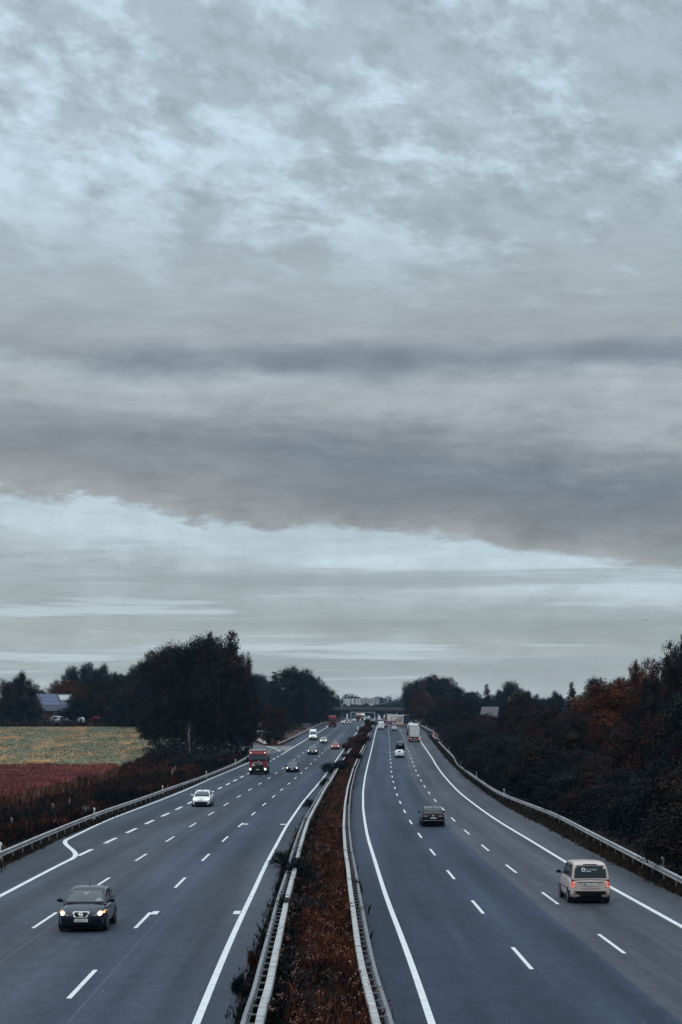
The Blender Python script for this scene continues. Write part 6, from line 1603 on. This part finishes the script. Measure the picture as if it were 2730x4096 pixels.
def boxbody(r, y0, y1, z0, z1, m, W=2.55, rear=True, lit=True, doors=True, rearm=None, frame=None):
    w2 = W / 2
    mb = MB(); mb.box((0, (y0 + y1) / 2, (z0 + z1) / 2), (W, y1 - y0, z1 - z0)); part(mb, 'box', m, r, bevel=.03)
    if rear:
        fm = frame or chrome
        mb = MB()
        for s in (-1, 1): mb.box((s * (w2 - .05), y0 - .02, (z0 + z1) / 2), (.10, .05, z1 - z0))
        mb.box((0, y0 - .02, z1 - .06), (W - .2, .05, .12)); mb.box((0, y0 - .02, z0 + .07), (W - .2, .05, .14)); part(mb, 'door_frame', fm, r)
        if doors:
            for s in (-1, 1):
                mb = MB(); mb.box((s * w2 * .46, y0 - .025, (z0 + z1) / 2 + .01), (w2 * .88, .03, z1 - z0 - .32)); d_ = part(mb, 'rear_door', rearm or m, r)
                mb = MB()
                for q in (.25, .68): mb.cyl((s * w2 * q, y0 - .06, z0 + .15), (s * w2 * q, y0 - .06, z1 - .15), .018, n=6)
                part(mb, 'lock_rod', galv, d_)
        mb = MB(); mb.box((0, y0 + .12, .55), (W * .92, .12, .14)); mb.box((-.8, y0 + .2, .8), (.1, .1, .5)); mb.box((.8, y0 + .2, .8), (.1, .1, .5)); part(mb, 'underrun_bar', galv_d, r)
        for s in (-1, 1):
            mb = MB(); mb.box((s * w2 * .74, y0 + .02, .86), (.36, .07, .13)); part(mb, 'tail_light', taill if lit else tail, r)
            mb = MB(); mb.box((s * w2 * .86, y0 - .055, z0 + .32), (.16, .02, .42)); part(mb, 'marker_panel', mat('marker_orange', (0.5, 0.16, 0.06), 0.5), r)
        mb = MB(); mb.box((0, y0 + .02, .88), (.52, .03, .11)); part(mb, 'number_plate', plate_m, r)
        mb = MB(); mb.box((0, y0 + 1.5, .95), (W * .84, 2.9, .34)); part(mb, 'chassis', blk, r)
        for y in (y0 + 1.2, y0 + 2.5):
            for s in (-1, 1): wheel(r, s * (w2 - .2), y, .5, .36)
        mb = MB()
        for s in (-1, 1): mb.box((s * (w2 - .22), y0 + .55, .5), (.4, .03, .5))
        part(mb, 'mudflap', blk, r)

# red tipper truck
t1 = lorry_base('tipper_truck', 'red tipper truck with pale roof edge, dark grille and headlights on', 'L', 1032, 3099, 8.0)
Fp = cab(t1, 4.0, PT['lorry_red'], 3.45, detail=1)
mb = MB(); mb.box((0, 3.25, 3.46), (2.3, 1.0, .10)); part(mb, 'roof_edge', mat('dusty_white', (0.60, 0.57, 0.53), 0.7), t1, bevel=.03)
for s in (-1, 1):
    mb = MB(); mb.ell((s * 1.02, 3.86, 3.12), (.06, .05, .05)); part(mb, 'roof_lamp', lampw, t1)
    mb = MB(); mb.box((s * .95, 4.16, .98), (.22, .04, .10), Matrix.Rotation(s * .5, 3, 'Y')); part(mb, 'warning_stripe', mat('stripe_pink', (0.6, 0.42, 0.38), 0.5), t1)
mb = MB(); mb.box((0, 4.03, 1.72), (1.5, .05, .09)); part(mb, 'chrome_bar', chrome, t1)
part(Fp.text('front', 'MAN', .26, 0, 1.42, .05), 'lettering', chrome, t1)
mb = MB(); mb.box((.62, 4.04, 1.38), (.44, .04, .34)); part(mb, 'warning_sign', mat('warn_pale', (0.62, 0.52, 0.42), 0.5), t1)
mb = MB(); mb.prism([(.62 - .12, 1.28), (.62 + .12, 1.28), (.62, 1.48)], 'y', 4.062, 4.068); part(mb, 'warning_triangle', mat('warn_grey', (0.25, 0.22, 0.18)), t1)
mb = MB(); mb.box((-.45, 4.04, 1.52), (.30, .03, .14)); part(mb, 'small_plate', mat('warn_pale', (0.62, 0.52, 0.42)), t1)
mb = MB(); mb.box((-.15, 4.03, 1.92), (.18, .05, .12)); part(mb, 'wiper_hub', mat('dusty_white', (0.60, 0.57, 0.53)), t1)
tb = mat('tipper_body_grey', (0.36, 0.36, 0.37), 0.6, 0.2, var=0.25, vscale=1.5)
mb = MB(); mb.prism([(-1.0, 1.15), (1.0, 1.15), (1.25, 1.5), (1.25, 3.05), (-1.25, 3.05), (-1.25, 1.5)], 'y', -4.0, 1.75); part(mb, 'tipper_body', tb, t1, bevel=.03)
mb = MB(); mb.prism([(1.6, 3.0), (2.9, 3.42), (2.9, 3.5), (1.6, 3.12)], 'x', -1.25, 1.25); part(mb, 'headboard', PT['lorry_red'], t1)
mb = MB()
for y in (-3.6, -2.5, -1.4, -.3, .8): 
    for s in (-1, 1): mb.box((s * 1.27, y, 2.1), (.06, .14, 1.25))
part(mb, 'ribs', galv_d, t1)
for y in (-.4, -1.9, -3.2):
    for s in (-1, 1): wheel(t1, s * 1.08, y, .5, .34)
mb = MB(); mb.box((0, -1, .85), (1.6, 6, .4)); part(mb, 'chassis', blk, t1)
# tall red lorry
t2 = lorry_base('red_lorry', 'tall red lorry with high roof fairing in the right-hand lane of oncoming traffic', 'L', 1331.4, 2909, 14.0)
cab(t2, 7.0, PT['lorry_red'], 3.85, lit=False)
mb = MB(); mb.box((0, -1, 2.45), (2.55, 11.5, 3.0)); part(mb, 'box', PT['lorry_red'], t2, bevel=.04)
mb = MB(); mb.box((0, 6.2, 3.9), (2.4, 1.2, .12)); part(mb, 'roof_edge', mat('dusty_white', (0.60, 0.57, 0.53)), t2)
for s in (-1, 1):
    mb = MB(); mb.box((s * .85, 7.05, 1.72), (.4, .05, .12)); part(mb, 'upper_lamp', lampd, t2)
    for y in (-3, -4.4, -5.7): wheel(t2, s * 1.05, y, .5, .36)
# distant red and white lorry
t3 = lorry_base('red_white_lorry', 'distant red-fronted lorry with white box under the gantry, headlights on', 'L', 1433, 2885.5, 14.0, 905)
cab(t3, 7.0, PT['lorry_red'], 3.3)
mb = MB(); mb.box((0, -1, 2.5), (2.55, 11.5, 3.0)); part(mb, 'box', PT['lorry_white'], t3, bevel=.04)
for s in (-1, 1):
    for y in (-3, -4.4): wheel(t3, s * 1.05, y, .5, .36)
t4 = lorry_base('white_lorry', 'distant white lorry half hidden behind the red and white one', 'L', 1450, 2882, 12.0, 985)
cab(t4, 6.0, PT['lorry_white'], 3.6)
mb = MB(); mb.box((0, -1, 2.5), (2.55, 9.5, 3.0)); part(mb, 'box', PT['lorry_white'], t4, bevel=.04)
for s in (-1, 1): wheel(t4, s * 1.05, -3, .5, .36)
# parked in the rest area
zp = 474; pk = empty('parked_lorry', (px2X(1047, zp) , zp + 5, roadz('L', zp + 5)), PI, 'white lorry parked beside the rest area road, front toward the viewer', 'lorry')
cab(pk, 5.0, PT['lorry_white'], 2.9, lit=False)
mb = MB()
for z in (1.15, 1.32, 1.49): mb.box((0, 5.06, z), (1.25, .04, .05))
part(mb, 'grille_bars', chrome, pk); mb = MB(); mb.box((0, -1.2, 2.2), (2.5, 7.6, 2.6)); part(mb, 'box', PT['lorry_white'], pk, bevel=.04)
for s in (-1, 1): wheel(pk, s * 1.05, -3, .5, .36)
zp = 545; pk2 = empty('parked_van', (px2X(1040, zp), zp + 3, roadz('L', zp + 3)), PI, 'white van parked farther back in the rest area, mostly hidden by foliage', 'van')
me, bvh = body_for('van'); o = bpy.data.objects.new('body', me); COL.objects.link(o); o.parent = pk2; o.material_slots[0].link = 'OBJECT'; o.material_slots[0].material = PT['white']
part(Fit(bvh).poly('front', [(-.82, 1.36), (.82, 1.36), (.76, 2.05), (-.76, 2.05)], 0.01, 4), 'windscreen', gls_f, pk2)
for s in (-1, 1):
    for y in (1.95, -1.9): wheel(pk2, s * .92, y, .35, .22)
# white lorry seen from behind
t5 = lorry_base('white_lorry', 'white box lorry seen from behind with ribbed doors, nearest lorry on the right carriageway', 'R', 1659.5, 2969, 13.5)
lw = PT['lorry_white']; boxbody(t5, -6.75, 4.6, 1.15, 3.95, lw, frame=mat('lorry_frame', (0.12, 0.11, 0.12), 0.6))
mb = MB()
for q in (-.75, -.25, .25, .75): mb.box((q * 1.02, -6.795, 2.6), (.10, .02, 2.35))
part(mb, 'door_ribs', mat('rib_off_white', (0.58, 0.57, 0.55), 0.6), t5)  # ribs a greyer white than the doors
cab(t5, 6.7, lw, 3.5, lit=False)
mb = MB(); mb.box((0, 5.2, 3.95), (2.2, 1.1, .5)); part(mb, 'roof_fairing', lw, t5, bevel=.08)
# tanker beside and ahead
t6 = lorry_base('tank_lorry', 'dark tank lorry with silver tank partly hidden ahead of the white box lorry', 'R', 1648, 2942.5, 11.0)
mb = MB(); mb.cyl((0, -5.3, 2.3), (0, 2.8, 2.3), 1.18, n=24); part(mb, 'tank', mat('tank_silver', (0.55, 0.54, 0.52), 0.4, 0.4, var=0.15), t6, smooth=False, bevel=.1)
mb = MB(); mb.box((0, -1.2, 3.5), (.7, 6, .12)); part(mb, 'catwalk', galv_d, t6)
mb = MB(); mb.box((0, -1.3, 1.0), (2.5, 8.4, .5)); part(mb, 'chassis', PT['lorry_navy'], t6)
mb = MB(); mb.box((0, -5.4, .95), (2.45, .2, .55)); part(mb, 'rear_bumper', mat('bumper_pale', (0.42, 0.3, 0.27), 0.5), t6)
for s in (-1, 1):
    mb = MB(); mb.box((s * .95, -5.53, .95), (.35, .06, .14)); part(mb, 'tail_light', taill, t6)
    mb = MB(); mb.box((s * 1.2, -2.2, 1.6), (.08, 6, .9)); part(mb, 'side_panel', PT['lorry_navy'], t6)
    for y in (-4.2, -2.9, -1.6): wheel(t6, s * 1.05, y, .5, .34)
cab(t6, 5.2, PT['lorry_navy'], 3.2, lit=False)
# decorated lorry
t7 = lorry_base('decorated_lorry', 'cream box lorry with a faded picture and dark letters on its rear', 'R', 1600.5, 2908, 12.0, 640)
cr_ = mat('lorry_cream', (0.56, 0.50, 0.43), 0.55, var=0.06); boxbody(t7, -6.0, 3.4, 1.0, 3.9, cr_, doors=False, frame=cr_)
pm, pnt2, pb2 = _nt('faded_picture')
ptc = N(pnt2, 'ShaderNodeTexCoord'); pn = N(pnt2, 'ShaderNodeTexNoise'); pn.inputs['Scale'].default_value = 2.4; pn.inputs['Detail'].default_value = 4; pnt2.links.new(ptc.outputs['Object'], pn.inputs[0])
pr2 = ramp(pnt2, pn.outputs['Fac'], [(0.3, (0.12, 0.06, 0.08)), (0.45, (0.42, 0.24, 0.18)), (0.55, (0.50, 0.42, 0.32)), (0.7, (0.22, 0.15, 0.14))]); pnt2.links.new(pr2.outputs[0], pb2.inputs['Base Color'])
mb = MB(); mb.box((0.02, -6.05, 2.85), (1.95, .02, 1.4)); part(mb, 'picture', pm, t7)
vs, fs = text_mesh('AM 166', .52); mb = MB(); mb.add([(a * .95, -6.06, 1.85 + b) for a, b, _ in vs], fs); part(mb, 'lettering', ink, t7)
cab(t7, 5.9, cr_, 3.4, lit=False)
mb = MB(); mb.box((0, 4.6, 3.75), (2.2, 1.0, .6)); part(mb, 'roof_fairing', PT['lorry_white'], t7, bevel=.08)
t8 = lorry_base('navy_lorry', 'dark navy lorry with white roof edge right of the decorated lorry', 'R', 1624, 2903, 12.0, 668)
boxbody(t8, -6.0, 3.4, 1.0, 4.0, PT['lorry_navy'], frame=PT['lorry_navy'])
mb = MB(); mb.box((0, -1.3, 4.03), (2.6, 9.6, .16)); part(mb, 'roof_edge', PT['lorry_white'], t8)
cab(t8, 5.9, PT['lorry_navy'], 3.4, lit=False)
G_Q = 'lorries queueing under the bridge'
for (px, z, m, lab) in ((1580, 735, 'lorry_white', 'white lorry queueing at the bridge, right of its white neighbour'), (1562, 760, 'lorry_white', 'white lorry queueing at the bridge in the middle lane'),
    (1552, 800, 'lorry_red', 'lorry with reddish side at the left of the queue under the bridge')):
    q = lorry_base('box_lorry', lab, 'R', px, 0, 12.0, z, G_Q); boxbody(q, -6, 3.4, 1.1, 4.0, PT[m]); cab(q, 5.9, PT['lorry_white'], 3.4, lit=False)
# white plant on the median side beyond
zc9 = 850; tq = empty('warning_trailer', (px2X(1519, zc9), zc9, CAMZ - 5.9), 0, 'white roadworks trailer with stacked boxes beside the median before the bridge', 'trailer')
mb = MB(); mb.box((0, 0, 1.6), (1.7, 3, 1.1)); part(mb, 'body', PT['lorry_white'], tq, bevel=.05)
mb = MB(); mb.box((-.1, 0, 2.7), (.75, .6, 1.0)); part(mb, 'warning_board', PT['lorry_white'], tq)
for s in (-1, 1): wheel(tq, s * .8, -.3, .35, .22)
mb = MB(); mb.box((0, 0, .8), (1.4, 2.6, .5)); part(mb, 'chassis', blk, tq)
# at the house
for (px, row, style, pt, lab, yw, nm) in ((222, 2892, 'mini', 'silver', 'pale van parked below the solar house, partly behind bushes', 1.2, 'parked_van'), (252, 2897, 'estate', 'grey', 'blue-grey car parked in front of the solar house', 1.4, 'parked_car'),
    (323, 2894, 'suv', 'white', 'white car parked right of the solar house', .3, 'parked_car'), (383, 2888, 'hatch', 'red', 'pinkish red car parked under the trees right of the white one', .5, 'parked_car')):
    z = 486; X = px2X(px, z); r = empty(nm, (X, z, CAMZ - (row - HY) * z / F), yw, lab, 'van' if 'van' in nm else 'car')
    me, bvh = body_for(style); o = bpy.data.objects.new('body', me); COL.objects.link(o); o.parent = r; o.material_slots[0].link = 'OBJECT'; o.material_slots[0].material = PT[pt]
    S = STY[style]; Fp = Fit(bvh); bl = S['belt']; rf = max(q for _, q in S['prof'])
    for sd in ('left', 'right'):
        part(Fp.poly(sd, [(.5, bl + .06), (-1.2, bl + .06), (-1.1, rf - .2), (.1, rf - .2)], 0.01, 3), 'side_window', gls, r)
    for sd in ('front', 'rear'): part(Fp.poly(sd, [(-.6, bl + .1), (.6, bl + .1), (.5, rf - .2), (-.5, rf - .2)], 0.01, 3), 'windscreen' if sd == 'front' else 'rear_window', gls_f, r)
    for s in (-1, 1):
        for y in (S['L'] / 2 - .88, -S['L'] / 2 + .82): wheel(r, s * (S['W'] / 2 - .09), y, .33, .21)
